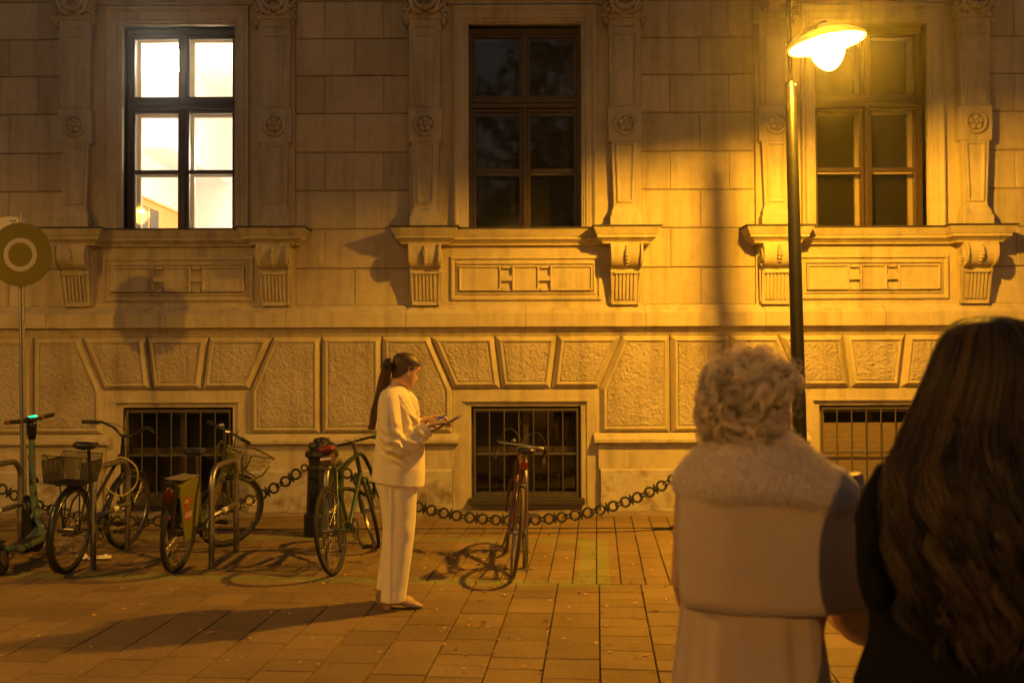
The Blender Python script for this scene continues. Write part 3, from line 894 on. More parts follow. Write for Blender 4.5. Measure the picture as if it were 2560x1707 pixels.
# links
def ring_mesh():
    mb = MB(); mb.torus((0, 0, 0), .044, .011, 'y', 20, 7)
    o = mb.build('ring_link', M['castiron'], smooth=True); return o
def joint_mesh():
    mb = MB(); mb.tube([(-.035, .006, .012), (0, .016, .014), (.035, .006, .012), (.035, -.006, -.012), (0, -.016, -.014), (-.035, -.006, -.012)], .008, 6, loop=True)
    return mb.build('oval_link', M['castiron'], smooth=True)
def spike_mesh():
    mb = MB(); mb.loft([[(-.02, .012, .0), (-.02, -.012, 0), (.02, -.012, 0), (.02, .012, 0)], [(-.004, .003, .055), (-.004, -.003, .055), (.004, -.003, .055), (.004, .003, .055)]])
    mb.loft([[(-.02, .012, .0), (-.02, -.012, 0), (.02, -.012, 0), (.02, .012, 0)], [(-.004, .003, -.055), (-.004, -.003, -.055), (.004, -.003, -.055), (.004, .003, -.055)]])
    return mb.build('collar_spike', M['castiron'])
proto = [ring_mesh(), joint_mesh(), spike_mesh()]
def chain(x0, x1, label, first):
    t = thing('chain', label, 'chain', ((x0 + x1) / 2, BY, .12), group='heavy ring chains between the bollards')
    a, b = x0 + .19, x1 - .19; za, zmin = .61, .13
    def P(s):
        u = (s - .5) * 2; z = zmin + (za - zmin) * (math.cosh(1.6 * u) - 1) / (math.cosh(1.6) - 1)
        return Vector((a + (b - a) * s, BY, z))
    N_ = 400; L = [0]; pp = [P(i / N_) for i in range(N_ + 1)]
    for i in range(N_): L.append(L[-1] + (pp[i + 1] - pp[i]).length)
    n = int(L[-1] / .118); n -= n % 2; step = L[-1] / n
    def at_len(l):
        i = min(range(N_ + 1), key=lambda k: abs(L[k] - l)); return pp[i], (pp[min(i + 1, N_)] - pp[max(i - 1, 0)])
    org = Vector(t.location)
    def put(pr, l, rx=0):
        p, d = at_len(l); ang = -math.atan2(d.z, d.x)
        o = pr.copy(); C.objects.link(o); o.parent = t; o.location = p - org; o.rotation_euler = (rx, ang, 0)
    for k in range(n):
        put(proto[0], (k + .5) * step, R([4, -5, 3][k % 3]))
        if k < n - 1: put(proto[2] if k % 2 == 0 else proto[1], (k + 1) * step)
chain(BX[1], BX[2], 'heavy black chain sagging from the bollard to the right behind the red racing bicycle', True)
chain(BX[0], BX[1], 'heavy black chain sagging behind the black city bicycle and the green share bicycle', False)
for o in proto: bpy.data.objects.remove(o)

# ================================================================ round sign on a pole
M['signback'] = mat('olive_sign_paint', (.125, .10, .008), .6, spec=.3)
M['signring'] = mat('pale_sign_ring', (.36, .33, .32), .65)
M['signwhite'] = mat('white_sign', (.55, .52, .5), .6, var=.15, vscale=60)
sc_ = at(47, 585, 9.2)
st = thing('round_sign', 'round olive sign with a pale ring on a steel double pole at the left edge', 'sign', (sc_.x - .01, 9.2, 0))
hz = sc_.z
def disc(mb, c, r, y0, y1, seg=48): mb.loft([[(c[0] + r * math.cos(2 * PI * k / seg), y, c[1] + r * math.sin(2 * PI * k / seg)) for k in range(seg)] for y in (y0, y1)])
mb = MB(); pb = gnd(42, 1243)
for dx in (-.012, .014):
    mb.tube([(pb.x - st.location.x + dx, .035, 0), (dx, .035, hz)], .0145 if dx < 0 else .015, 12)
mb.tube([(0, .035, hz - .02), (-.005, .045, hz + .40)], .02, 12)
mb.build('pole', M['steel'], st, smooth=40)
mb = MB(); disc(mb, (0.01, hz), .296, -.003, .003); mb.build('disc', M['signback'], st)
mb = MB()
mb.loft([[(.01 + r * math.cos(2 * PI * k / 48), y, hz + r * math.sin(2 * PI * k / 48)) for k in range(48)] for r, y in ((.155, -.0045), (.112, -.0045))], caps=False)
mb.build('ring_marking', M['signring'], st)
for dx, dz in ((-.08, .18), (.065, .18), (-.08, -.18), (.065, -.18)):
    mb = MB(); mb.ball((dx, -.006, hz + dz), (.006, .004, .006), 8, 6); mb.build('rivet', M['chrome'], st)
# second disc above and behind
s2 = thing('second_sign', 'pale round sign with small dark emblem peeping over the olive disc', 'sign', (sc_.x - .12, 9.235, hz + .16))
mb = MB(); disc(mb, (0, 0), .20, 0, .006); mb.build('disc', M['signwhite'], s2)
mb = MB()
for k in range(3):
    a = PI / 2 + 2 * PI * k / 3 + PI / 3
    mb.loft([[(.03 + .012 * math.cos(b_), y, .148 + .012 * math.sin(b_)) if e == 0 else (.03 + .03 * math.cos(b_), y, .148 + .03 * math.sin(b_)) for e in (0, 1) for b_ in ([a - .45, a, a + .45] if e == 0 else [a + .45, a, a - .45])] for y in (-.002, 0)])
disc(mb, (.03, .148), .008, -.002, 0, 12)
mb.build('emblem', M['blackpaint'], s2)

# ================================================================ crumpled tissue
mb = MB(); q = random.Random(9)
def crumple(cx_, s_):
    g = [[(cx_ + (i - 4) * s_ / 4 * (1 - .02 * j), (j - 3) * s_ / 4.5, .012 + abs(q.gauss(0, .018)) * (1 if 0 < i < 8 and 0 < j < 6 else .15)) for i in range(9)] for j in range(7)]
    mb.loft(g, closed=False, caps=False)
crumple(0, .09); crumple(-.13, .055)
o = mb.build('crumpled_tissue', mat('white_tissue', (.8, .76, .74), .9)); p = gnd(225, 1284); o.location = (p.x + .02, p.y, .002); o.rotation_euler = (0, 0, .2)
tag(o, 'crumpled white paper tissue lying on the paving by the hoop', 'tissue')
# ================================================================ bicycles
def bike(label, rear, front, st, group='parked bicycles'):
    """rear, front: ground points of the two tyres; local x forward, y left"""
    d = Vector(front) - Vector(rear); hd = math.atan2(d.y, d.x)
    t = thing('bicycle', label, 'bicycle', (rear[0], rear[1], 0), (st.get('lean', 0), 0, hd), group)
    wb = st.get('wb', 1.04); Rw = st.get('R', .34); tr = st.get('tyre', .018)
    A = lambda x, z, y=0: Vector((x, y, z))
    bbp = A(.43, .275); seatT = st.get('seatT', A(.25, .78)); sad = st.get('sad', A(.19, .97))
    hT = st.get('hT', A(wb - .19, .86)); hB = st.get('hB', A(wb - .13, .66))
    ax = (hT - hB).normalized()
    steer = Matrix.Rotation(st.get('steer', 0), 4, ax)
    S = lambda p: hB + (steer @ (Vector(p) - hB))
    fm, tyre_m, rim_m = st['frame'], st.get('tyrem', M['black']), st.get('rim', M['chrome'])
    def wheel(cx, xf):
        n = 'wheel'
        mb = MB(xf); mb.torus((cx, 0, Rw), Rw - tr, tr, 'y', 56, 8); w_ = mb.build('wheel', tyre_m, t, smooth=True)
        mb = MB(xf)
        rings = []
        for i in range(56):
            a = 2 * PI * i / 56
            rings.append([Vector((cx + r * math.cos(a), y, Rw + r * math.sin(a))) for r, y in ((Rw - 2 * tr + .004, -.011), (Rw - 2 * tr - .014, -.009), (Rw - 2 * tr - .018, 0), (Rw - 2 * tr - .014, .009), (Rw - 2 * tr + .004, .011))])
        mb.loft(rings, loop=True, closed=True); mb.build('rim', rim_m, w_, smooth=40)
        mb = MB(xf)
        for i in range(28):
            a = 2 * PI * i / 28; s = 1 if i % 2 else -1; b_ = a + s * (.55 if i % 4 < 2 else -.55)
            mb.tube([(cx + .022 * math.cos(b_), s * .028, Rw + .022 * math.sin(b_)), (cx + (Rw - 2 * tr - .01) * math.cos(a), 0, Rw + (Rw - 2 * tr - .01) * math.sin(a))], .0013, 4)
        mb.build('spokes', M['chrome'], w_)
        mb = MB(xf); mb.tube([(cx, -.035, Rw), (cx, .035, Rw)], .018, 10); mb.tube([(cx, -.062, Rw), (cx, .062, Rw)], .006, 8)
        mb.build('hub', M['chrome'], w_, smooth=40)
        return w_
    wr = wheel(0, None); wf = wheel(wb, S)
    mb = MB()
    ft = st.get('ft', .016)
    if st.get('step'):     # low step-through frame
        big = st['step']
        mb.tube([bbp + A(0, .02), bbp + A(.10, .04), hB + A(-.05, .02), hB + A(.0, .04)], big, 14, flat=.8)
        mb.tube([bbp, seatT], big * .8, 12)
    else:
        mb.tube([bbp, hB + ax * .02], ft * 1.15, 12)
        mb.tube([bbp, seatT], ft, 12)
        mb.tube([seatT - (seatT - bbp).normalized() * .03, hT - ax * .02] if not st.get('mixte') else [bbp + (seatT - bbp) * .45, hT - ax * .05], ft * .9, 12)
    mb.tube([hB - ax * .005, hT], ft * 1.2, 12)
    for s in (-1, 1):
        mb.tube([A(0, Rw, s * .06), A(.12, Rw - .02, s * .05), bbp + A(-.05, 0, s * .025), bbp], ft * .6, 8)
        mb.tube([A(0, Rw, s * .06), A(.10, Rw + .20, s * .05), seatT + A(0, -.05, s * .015)], ft * .5, 8)
    mb.tube([bbp + A(0, 0, -.04), bbp + A(0, 0, .04)], .022, 12)
    mb.build('frame', fm, t, smooth=50)
    # fork
    mb = MB(S)
    crown = hB - ax * .02
    for s in (-1, 1):
        mb.tube([crown, crown + A(0, -.015, s * .045), crown + A(.04, -.15, s * .052), A(wb - .02, Rw + .08, s * .055), A(wb, Rw, s * .055)], [.014, .014, .012, .010, .009], 8)
    mb.build('fork', st.get('fork', fm), t, smooth=50)
    # saddle and post
    mb = MB(); mb.tube([seatT - (seatT - bbp).normalized() * .05, sad + A(.005, -.04)], .0135, 10); mb.build('seat_post', st.get('metal', M['chrome']), t, smooth=40)
    mb = MB(); sw = st.get('sadw', .075)
    rings = []
    for x, w_, zt, zb in ((-.125, .35, .004, -.02), (-.115, .85, .018, -.03), (-.07, 1.0, .028, -.035), (-.02, .85, .024, -.028), (.04, .42, .016, -.02), (.10, .25, .012, -.02), (.14, .2, .006, -.016), (.15, .1, .0, -.01)):
        ring = []
        for k in range(12):
            a = 2 * PI * k / 12
            yy = math.cos(a) * sw * w_; zz = (zt if math.sin(a) > 0 else -zb) * abs(math.sin(a)) ** .8 * (1 if math.sin(a) > 0 else -1)
            ring.append(sad + A(x, zz, yy))
        rings.append(ring)
    mb.loft(rings); sd = mb.build('saddle', st.get('sadm', M['blackpaint']), t, smooth=True)
    mb = MB()
    for s in (-1, 1): mb.tube([sad + A(-.09, -.03, s * .03), sad + A(-.03, -.045, s * .02), sad + A(.09, -.018, s * .012)], .0035, 6)
    mb.build('saddle_rails', M['chrome'], sd)
    if st.get('seatbag'):
        mb = MB(); mb.obox(sad + A(-.06, -.085), (.055, 0, .01), (0, .045, 0), (0, 0, .042)); mb.build('saddle_bag', st['seatbag'], t, bevel=.012)
        mb = MB(); mb.obox(sad + A(-.118, -.075), (.003, 0, 0), (0, .044, 0), (0, 0, .01)); mb.build('reflective_strip', M['sticker'], t)
    # drivetrain
    mb = MB(); mb.lathe([(.085, -.002), (.09, 0), (.085, .002), (.02, .002), (.02, -.002)], bbp, 28, 'z'); 
    mb = MB()
    ring = [[bbp + A(r * math.cos(2 * PI * k / 28), r * math.sin(2 * PI * k / 28), y) for k in range(28)] for r, y in ((.07, -.055), (.088, -.055), (.088, -.059), (.07, -.059))]
    mb.loft(ring, caps=False)
    for k in range(5): a = 2 * PI * k / 5; mb.tube([bbp + A(0, 0, -.055), bbp + A(.075 * math.cos(a), .075 * math.sin(a), -.057)], .006, 5)
    mb.build('chainring', M['chrome'], t)
    ca = st.get('crank', 1.0)
    for s in (-1, 1):
        mb = MB(); e = bbp + A(.17 * math.cos(ca) * s, .17 * math.sin(ca) * s, -s * .075)
        mb.tube([bbp + A(0, 0, -s * .05), e], [.011, .008], 8); cr = mb.build('crank', st.get('metal', M['chrome']), t)
        mb = MB(); pc = e + A(0, 0, -s * .055)
        mb.box(pc.x - .04, pc.x + .04, pc.y - .045, pc.y - .035, pc.z - .012, pc.z + .012); mb.box(pc.x - .04, pc.x + .04, pc.y + .035, pc.y + .045, pc.z - .012, pc.z + .012)
        mb.box(pc.x - .042, pc.x - .034, pc.y - .04, pc.y + .04, pc.z - .011, pc.z + .011); mb.box(pc.x + .034, pc.x + .042, pc.y - .04, pc.y + .04, pc.z - .011, pc.z + .011)
        mb.tube([e, pc + A(0, 0, -s * .04)], .008, 8)
        mb.build('pedal', M['blackpaint'] if not st.get('cpedal') else M['chrome'], cr)
    mb = MB(); yk = -.057
    mb.tube([bbp + A(0, .086, yk), A(0, Rw + .035, yk), A(-.03, Rw, yk), A(0, Rw - .035, yk), A(.04, Rw - .12, yk) if st.get('derail') else A(.02, Rw - .037, yk), bbp + A(0, -.086, yk), bbp + A(.06, -.06, yk), bbp + A(.086, 0, yk), bbp + A(.06, .06, yk)], .0035, 5, loop=True)
    mb.build('drive_chain', M['iron'], t)
    mb = MB(); 
    for r_, y in ((.045, -.040), (.036, -.046), (.028, -.052)): mb.tube([(0, y, Rw), (0, y - .003, Rw)], r_, 18)
    mb.build('sprocket', M['iron'], t)
    if st.get('derail'):
        mb = MB(); mb.box(-.012, .02, -.075, -.052, Rw - .12, Rw - .02); mb.torus((.02, -.06, Rw - .12), .022, .005, 'y', 14, 5); mb.build('derailleur', M['chrome'], t)
    # mudguards
    if st.get('guards'):
        for (cx, xf, a0, a1) in ((0, None, R(60), R(235)), (wb, S, R(40), R(160))):
            mb = MB(xf); rings = []
            for k in range(22):
                a = a0 + (a1 - a0) * k / 21; r = Rw + .014
                rings.append([Vector((cx + (r + h) * math.cos(a), y, Rw + (r + h) * math.sin(a))) for y, h in ((-.028, -.012), (-.018, .0), (0, .004), (.018, 0), (.028, -.012), (.018, -.003), (0, .001), (-.018, -.003))])
            mb.loft(rings); mb.build('mudguard', st['guards'], t, smooth=40)
    # handlebar
    bar = st.get('bar', 'flat'); top = hT + ax * st.get('stem', .10)
    mb = MB(S); mb.tube([hT, top], .013, 10)
    fw = A(st.get('reach', .04), .0); c = top + fw
    mb.tube([top, c], .014, 10); mb.build('stem', st.get('metal', M['chrome']), t, smooth=40)
    W = st.get('barw', .29); barm = st.get('barm', st.get('metal', M['chrome']))
    if bar == 'flat': half = [c, c + A(0, .0, .05), c + A(-.02, .015, W * .55), c + A(-.05, .01, W)]
    elif bar == 'city': half = [c, c + A(.01, .0, .05), c + A(.02, .06, .13), c + A(-.03, .10, .22), c + A(-.14, .095, W)]
    elif bar == 'straight': half = [c, c + A(0, 0, .1), c + A(-.015, 0, W)]
    else: half = [c, c + A(0, 0, .12), c + A(.0, 0, .185), c + A(.03, -.005, .2), c + A(.075, -.02, .205), c + A(.09, -.06, .205), c + A(.075, -.10, .205), c + A(.03, -.125, .205), c + A(-.03, -.13, .205)]
    mir = lambda p: Vector((p.x, -p.y, p.z))
    mb = MB(S); mb.tube([mir(p) for p in half[::-1]] + half[1:], .0115, 10); hb = mb.build('handlebar', barm, t, smooth=40)
    for s in (1, -1):
        mb = MB(S); e = half[-1]; pe = half[-2]; k_ = min(.12 / (e - pe).length, 1)
        if bar == 'drop':
            q_ = half[2:]
            mb.tube([p if s > 0 else mir(p) for p in q_], .0155, 8)
        else:
            seg_ = [pe + (e - pe) * (1 - k_), e + (e - pe).normalized() * .005]
            mb.tube([p if s > 0 else mir(p) for p in seg_], .0165, 10)
        mb.build('grip', st.get('gripm', M['black']), hb, smooth=40)
        if bar != 'drop':
            mb = MB(S); b0 = pe + (e - pe) * (1 - k_) * .9
            l_ = [b0 + A(.0, -.005, 0), b0 + A(.05, -.02, .0), b0 + A(.055, -.03, 0) + (e - pe).normalized() * .1]
            mb.tube([p if s > 0 else mir(p) for p in l_], .005, 6); mb.build('brake_lever', M['chrome'], hb)
        else:
            mb = MB(S); l_ = [half[4] + A(.0, .01), half[4] + A(.03, .03), half[5] + A(.035, -.02), half[6] + A(.05, -.03)]
            mb.tube([p if s > 0 else mir(p) for p in l_], .006, 6); mb.build('brake_lever', M['chrome'], hb)
    mb = MB(S)
    for s in (1, -1):
        p0 = half[-2] if bar != 'drop' else half[4] + A(.02, .02)
        p0 = p0 if s > 0 else mir(p0)
        if bar == 'drop' : q_ = [p0, p0 + A(-.02, .08, -.03 * s), (p0 + c) / 2 + A(.05, .12), c + A(.06, .02), hB + A(.02, .1)]
        else: q_ = [p0, p0 * .4 + c * .6 + A(.07, .03), c + A(.07, -.05), hB + A(.03, .06)]
        mb.tube(catmull(q_, 5), .0025, 5)
    mb.build('brake_cables', st.get('cablem', M['black']), t)
    return t, S, dict(bbp=bbp, seatT=seatT, sad=sad, hT=hT, hB=hB, c=c, A=A, Rw=Rw, wb=wb)

# 1 black city bicycle -------------------------------------------------
t1, S1, k1 = bike('black city bicycle with a wire basket over its rear wheel', gnd(156, 1317), gnd(272, 1264), dict(frame=M['blackpaint'], mixte=True, guards=M['blackpaint'], bar='city', barm=M['blackpaint'], metal=M['blackpaint'], stem=.08, sad=Vector((.20, 0, .985)), sadw=.095, seatT=Vector((.26, 0, .74)), hT=Vector((.86, 0, .92)), tyre=.019, steer=R(-10), lean=R(4), barw=.33, crank=.15))
mb = MB()
for x0, x1, y0, y1, z in ((-.30, .16, -.14, .14, .70),):
    for s in (-1, 1): mb.tube([(x0 + .12, s * .06, z), (x1, s * .06, z)], .006, 6); mb.tube([(x0 + .22, s * .075, z), (0, s * .065, .34)], .006, 6); mb.tube([(x1 - .12, s * .075, z), (0, s * .065, .34)], .006, 6)
    for k in range(5): mb.tube([(x0 + .12 + k * .08, -.06, z), (x0 + .12 + k * .08, .06, z)], .004, 6)
mb.build('rear_rack', M['blackpaint'], t1)
mb = MB(); bx0, bx1, byw, bz0_, bz1_ = -.24, .12, .155, .715, .93
def bz_top(f): return bz1_ - (.055 if .25 < f < .85 else 0)
def wirecloth(p00, p10, p01, p11, nu, nv, top=None):
    p00, p10, p01, p11 = map(Vector, (p00, p10, p01, p11))
    for i in range(nu + 1):
        f = i / nu; a = p00.lerp(p10, f); b = p01.lerp(p11, f); mb.tube([a, b], .0014, 3, caps=False)
    for j in range(nv + 1):
        f = j / nv; mb.tube([p00.lerp(p01, f), p10.lerp(p11, f)], .0014, 3, caps=False)
e = .02
for s in (-1, 1): wirecloth((bx0 + e, s * (byw - e), bz0_), (bx1 - e, s * (byw - e), bz0_), (bx0, s * byw, bz1_ - .04), (bx1, s * byw, bz1_ - .04), 42, 16)
wirecloth((bx0 + e, -byw + e, bz0_), (bx0 + e, byw - e, bz0_), (bx0, -byw, bz1_), (bx0, byw, bz1_), 30, 20)
wirecloth((bx1 - e, -byw + e, bz0_), (bx1 - e, byw - e, bz0_), (bx1, -byw, bz1_), (bx1, byw, bz1_), 30, 20)
wirecloth((bx0 + e, -byw + e, bz0_), (bx0 + e, byw - e, bz0_), (bx1 - e, -byw + e, bz0_), (bx1 - e, byw - e, bz0_), 22, 26)
mb.tube([(bx0, -byw, bz1_), (bx0 + .05, -byw, bz1_), (bx0 + .12, -byw, bz1_ - .045), (bx1 - .06, -byw, bz1_ - .045), (bx1, -byw, bz1_), (bx1, byw, bz1_), (bx1 - .06, byw, bz1_ - .045), (bx0 + .12, byw, bz1_ - .045), (bx0 + .05, byw, bz1_), (bx0, byw, bz1_)], .004, 6, loop=True)
bk = mb.build('rear_basket', mat('black_wire', (.008, .007, .006), .6), t1)

# 2 green share bicycle ------------------------------------------------
M['lime'] = mat('lime_paint', (.085, .095, .012), .35, coat=.3, var=.1, vscale=20)
M['bubigreen'] = mat('olive_panel', (.14, .13, .02), .5)
M['redlogo'] = mat('red_decal', (.30, .025, .018), .5)
M['whitelogo'] = mat('white_decal', (.5, .45, .4), .5)
t2, S2, k2 = bike('lime green share bicycle with a deep rear panel and front basket', gnd(404, 1314.5), gnd(511, 1258), dict(frame=M['lime'], step=.03, bar='straight', sad=Vector((.22, 0, .93)), seatT=Vector((.28, 0, .64)), hT=Vector((.86, 0, .84)), hB=Vector((.91, 0, .64)), stem=.20, reach=.05, barw=.34, steer=R(-40), tyre=.022, sadw=.085, lean=R(5), crank=.2, R=.335, rim=M['chrome']))
mb = MB()      # rear skirt panels either side of the wheel, joined on top
for s in (-1, 1):
    P = [(-.22, .62), (.16, .66), (.20, .42), (.16, .28), (-.04, .24)]
    mb.loft([[(x, s * .062, z) for x, z in P], [(x, s * .072, z) for x, z in P]])
mb.loft([[(-.22, -.073, .61), (-.22, -.07, .70), (-.22, .07, .70), (-.22, .073, .61)], [(.0, -.073, .64), (.0, -.068, .745), (.0, .068, .745), (.0, .073, .64)], [(.16, -.073, .655), (.16, -.06, .725), (.16, .06, .725), (.16, .073, .655)]])
pan = mb.build('rear_panel', M['bubigreen'], t2, bevel=.006)
mb = MB(); mb.box(-.20, .14, -.071, .071, .742, .752); mb.build('panel_top', mat('grey_plastic', (.16, .13, .1), .5), t2, bevel=.003)
mb = MB(); mb.loft([[(-.235, -.05, .60), (-.235, .05, .60), (-.235, .05, .74), (-.235, -.05, .74)], [(-.30, -.045, .40), (-.30, .045, .40), (-.31, .045, .44), (-.31, -.045, .44)]]); 
mb = MB(); mb.box(-.27, -.222, -.052, .052, .38, .73); ms = mb.build('rear_housing', M['blackpaint'], t2, bevel=.01)
mb = MB(); mb.ball((-.272, 0, .64), (.012, .04, .062), 14, 8); mb.build('tail_light', mat('red_lens', (.08, .008, .006), .25), t2, smooth=True)
mb = MB(); mb.ball((-.272, 0, .47), (.008, .03, .03), 14, 6); mb.build('round_badge', M['redlogo'], t2, smooth=True)
def side_decal(name, body, size, x, z, m, dep=.0006, off=.0735):
    Mx = Matrix.Translation((x, -off, z)) @ Matrix.Rotation(PI / 2, 4, 'X')
    text_mesh(name, body, size, m, t2, Mx, dep, bold=.001)
mb = MB()
P = [(-.135, .60), (-.045, .60), (-.045, .545), (-.085, .50), (-.12, .515), (-.135, .545)]
mb.loft([[(x, y, z) for x, z in P] for y in (-.0722, -.0732)])
Pc = [(.0 + .026 * math.cos(2 * PI * k / 24), .575 + .034 * math.sin(2 * PI * k / 24)) for k in range(24)]
mb.loft([[(x, y, z) for x, z in Pc] for y in (-.0722, -.0732)])
P = [(-.11, .50), (.03, .495), (.03, .425), (-.10, .43)]
mb.loft([[(x, y, z) for x, z in P] for y in (-.0722, -.0732)])
mb.build('red_emblem', M['redlogo'], t2)
side_decal('lettering', 'MOL', .038, -.09, .572, M['whitelogo']); side_decal('lettering', '6', .044, .0, .575, M['whitelogo']); side_decal('lettering', 'BUBI', .062, -.035, .463, M['whitelogo'])
dt0 = k2['bbp'] + Vector((.10, 0, .04)); dt1 = k2['hB'] + Vector((-.05, 0, .02)); mid = (dt0 + dt1) / 2 + Vector((.05, 0, .06)); an = math.atan2((dt1 - dt0).z, (dt1 - dt0).x)
text_mesh('lettering', 'MOL BUBI', .05, M['redlogo'], t2, Matrix.Translation(mid + Vector((-.045, -.029, -.045))) @ Matrix.Rotation(PI / 2, 4, 'X') @ Matrix.Rotation(an, 4, 'Z'), .0006, bold=.002)
# front shield and basket, turning with the bar
hT, hB = k2['hT'], k2['hB']
mb = MB(S2); mb.loft([[(.86, -.05, .88), (.86, .05, .88), (.93, .05, .88), (.93, -.05, .88)], [(.88, -.045, .66), (.88, .045, .66), (.95, .045, .66), (.95, -.045, .66)]])
mb.build('front_shield', M['lime'], t2, bevel=.01)
mb = MB(S2)
for s in (-1, 1):
    mb.tube([(.90, s * .06, .90), (.86, s * .09, .93), (.84, s * .10, .88), (.86, s * .10, .72), (.92, s * .08, .68)], .009, 8)
    mb.tube([(.95, s * .11, .90), (1.0, s * .12, .72), (1.02, s * .11, .66), (1.10, s * .11, .64), (1.20, s * .13, .70), (1.24, s * .15, .80)], .009, 8)
mb.tube([(1.02, -.11, .655), (1.02, .11, .655)], .008, 6); mb.tube([(1.16, -.12, .67), (1.16, .12, .67)], .008, 6)
mb.build('basket_cradle', M['lime'], t2, smooth=True)
mb = MB(S2)
b0 = [(.98, -.11, .72), (.98, .11, .72), (1.18, .12, .74), (1.18, -.12, .74)]; b1 = [(.96, -.14, .88), (.96, .14, .88), (1.26, .16, .86), (1.26, -.16, .86)]
for i in range(4):
    p00, p10, p01, p11 = map(Vector, (b0[i], b0[(i + 1) % 4], b1[i], b1[(i + 1) % 4]))
    for k in range(9): f = k / 8; mb.tube([p00.lerp(p10, f), p01.lerp(p11, f)], .0022, 4)
    for k in range(4): f = k / 3; mb.tube([p00.lerp(p01, f), p10.lerp(p11, f)], .0022, 4)
mb.tube(b1, .007, 6, loop=True)
for k in range(7): f = k / 6; mb.tube([Vector(b0[0]).lerp(Vector(b0[3]), f), Vector(b0[1]).lerp(Vector(b0[2]), f)], .0022, 4)
mb.build('front_basket', M['iron'], t2)
mb = MB(S2); mb.ball(k2['c'] + Vector((0, .15, .02)), (.028, .028, .024), 12, 8); mb.build('bell', M['chrome'], t2, smooth=True)

# 3 green and turquoise bicycle --------------------------------------
M['turq'] = mat('turquoise_paint', (.018, .06, .042), .35, coat=.3, var=.15, vscale=14, col2=(.035, .055, .018), c2scale=3, c2lo=.45, c2hi=.55)
t3, S3, k3 = bike('slim green and turquoise bicycle leaning against the black bollard', gnd(771, 1320), gnd(846, 1270), dict(frame=M['turq'], bar='straight', barw=.30, steer=R(26), lean=R(-7), seatT=Vector((.25, 0, .80)), sad=Vector((.20, 0, .96)), sadm=mat('dark_red_saddle', (.16, .02, .02), .4), seatbag=mat('dark_red_bag', (.07, .035, .03), .7), stem=.10, reach=.07, derail=True, tyre=.016, barm=M['blackpaint'], gripm=mat('green_grip', (.03, .10, .06), .8), crank=-1.2))
mb = MB(); A = k3['A']
pts = [k3['seatT'] + A(.05, -.06, -.03), k3['seatT'] + A(.28, .02, -.05), k3['hT'] + A(-.02, -.02, -.06), k3['hB'] + A(.10, -.05, -.08), k3['hB'] + A(.12, -.2, -.05), k3['hB'] + A(-.02, -.16, -.02), k3['hB'] + A(-.25, -.08, .03), k3['seatT'] + A(.12, -.18, .02)]
mb.tube(catmull(pts + [pts[0]], 5)[:-1], .017, 10, loop=True); o = mb.build('cable_lock', M['black'], smooth=True)
o.matrix_world = Matrix.Translation(t3.location) @ t3.rotation_euler.to_matrix().to_4x4()
tag(o, 'thick black lock looped round the frame of the green and turquoise bicycle', 'lock')

# 4 dark red racing bicycle ------------------------------------------
M['dred'] = mat('dark_red_paint', (.06, .014, .009), .3, coat=.4)
t4, S4, k4 = bike('dark red racing bicycle with drop bars, seen from behind', gnd(1176, 1327), gnd(1165, 1268), dict(frame=M['dred'], bar='drop', steer=R(-5), lean=R(7), seatT=Vector((.24, 0, .82)), sad=Vector((.19, 0, .955)), stem=.07, reach=.09, derail=True, tyre=.014, tyrem=mat('tan_tyre', (.10, .07, .045), .8), gripm=M['black'], crank=2.0, cpedal=True, cablem=M['iron'], wb=1.02))
mb = MB(); mb.box(.145, .16, -.03, .03, .80, .86); mb.build('rear_reflector', mat('red_lens_dark', (.25, .02, .01), .3), t4)
mb = MB(); mb.torus((0.13, 0, .655), .035, .006, 'x', 14, 6, 0, PI); mb.build('rear_brake', M['chrome'], t4)
mb = MB(S4); mb.ball(k4['c'] + Vector((-.02, .07, .03)), (.022, .022, .02), 12, 8); mb.build('bell', M['chrome'], t4, smooth=True)

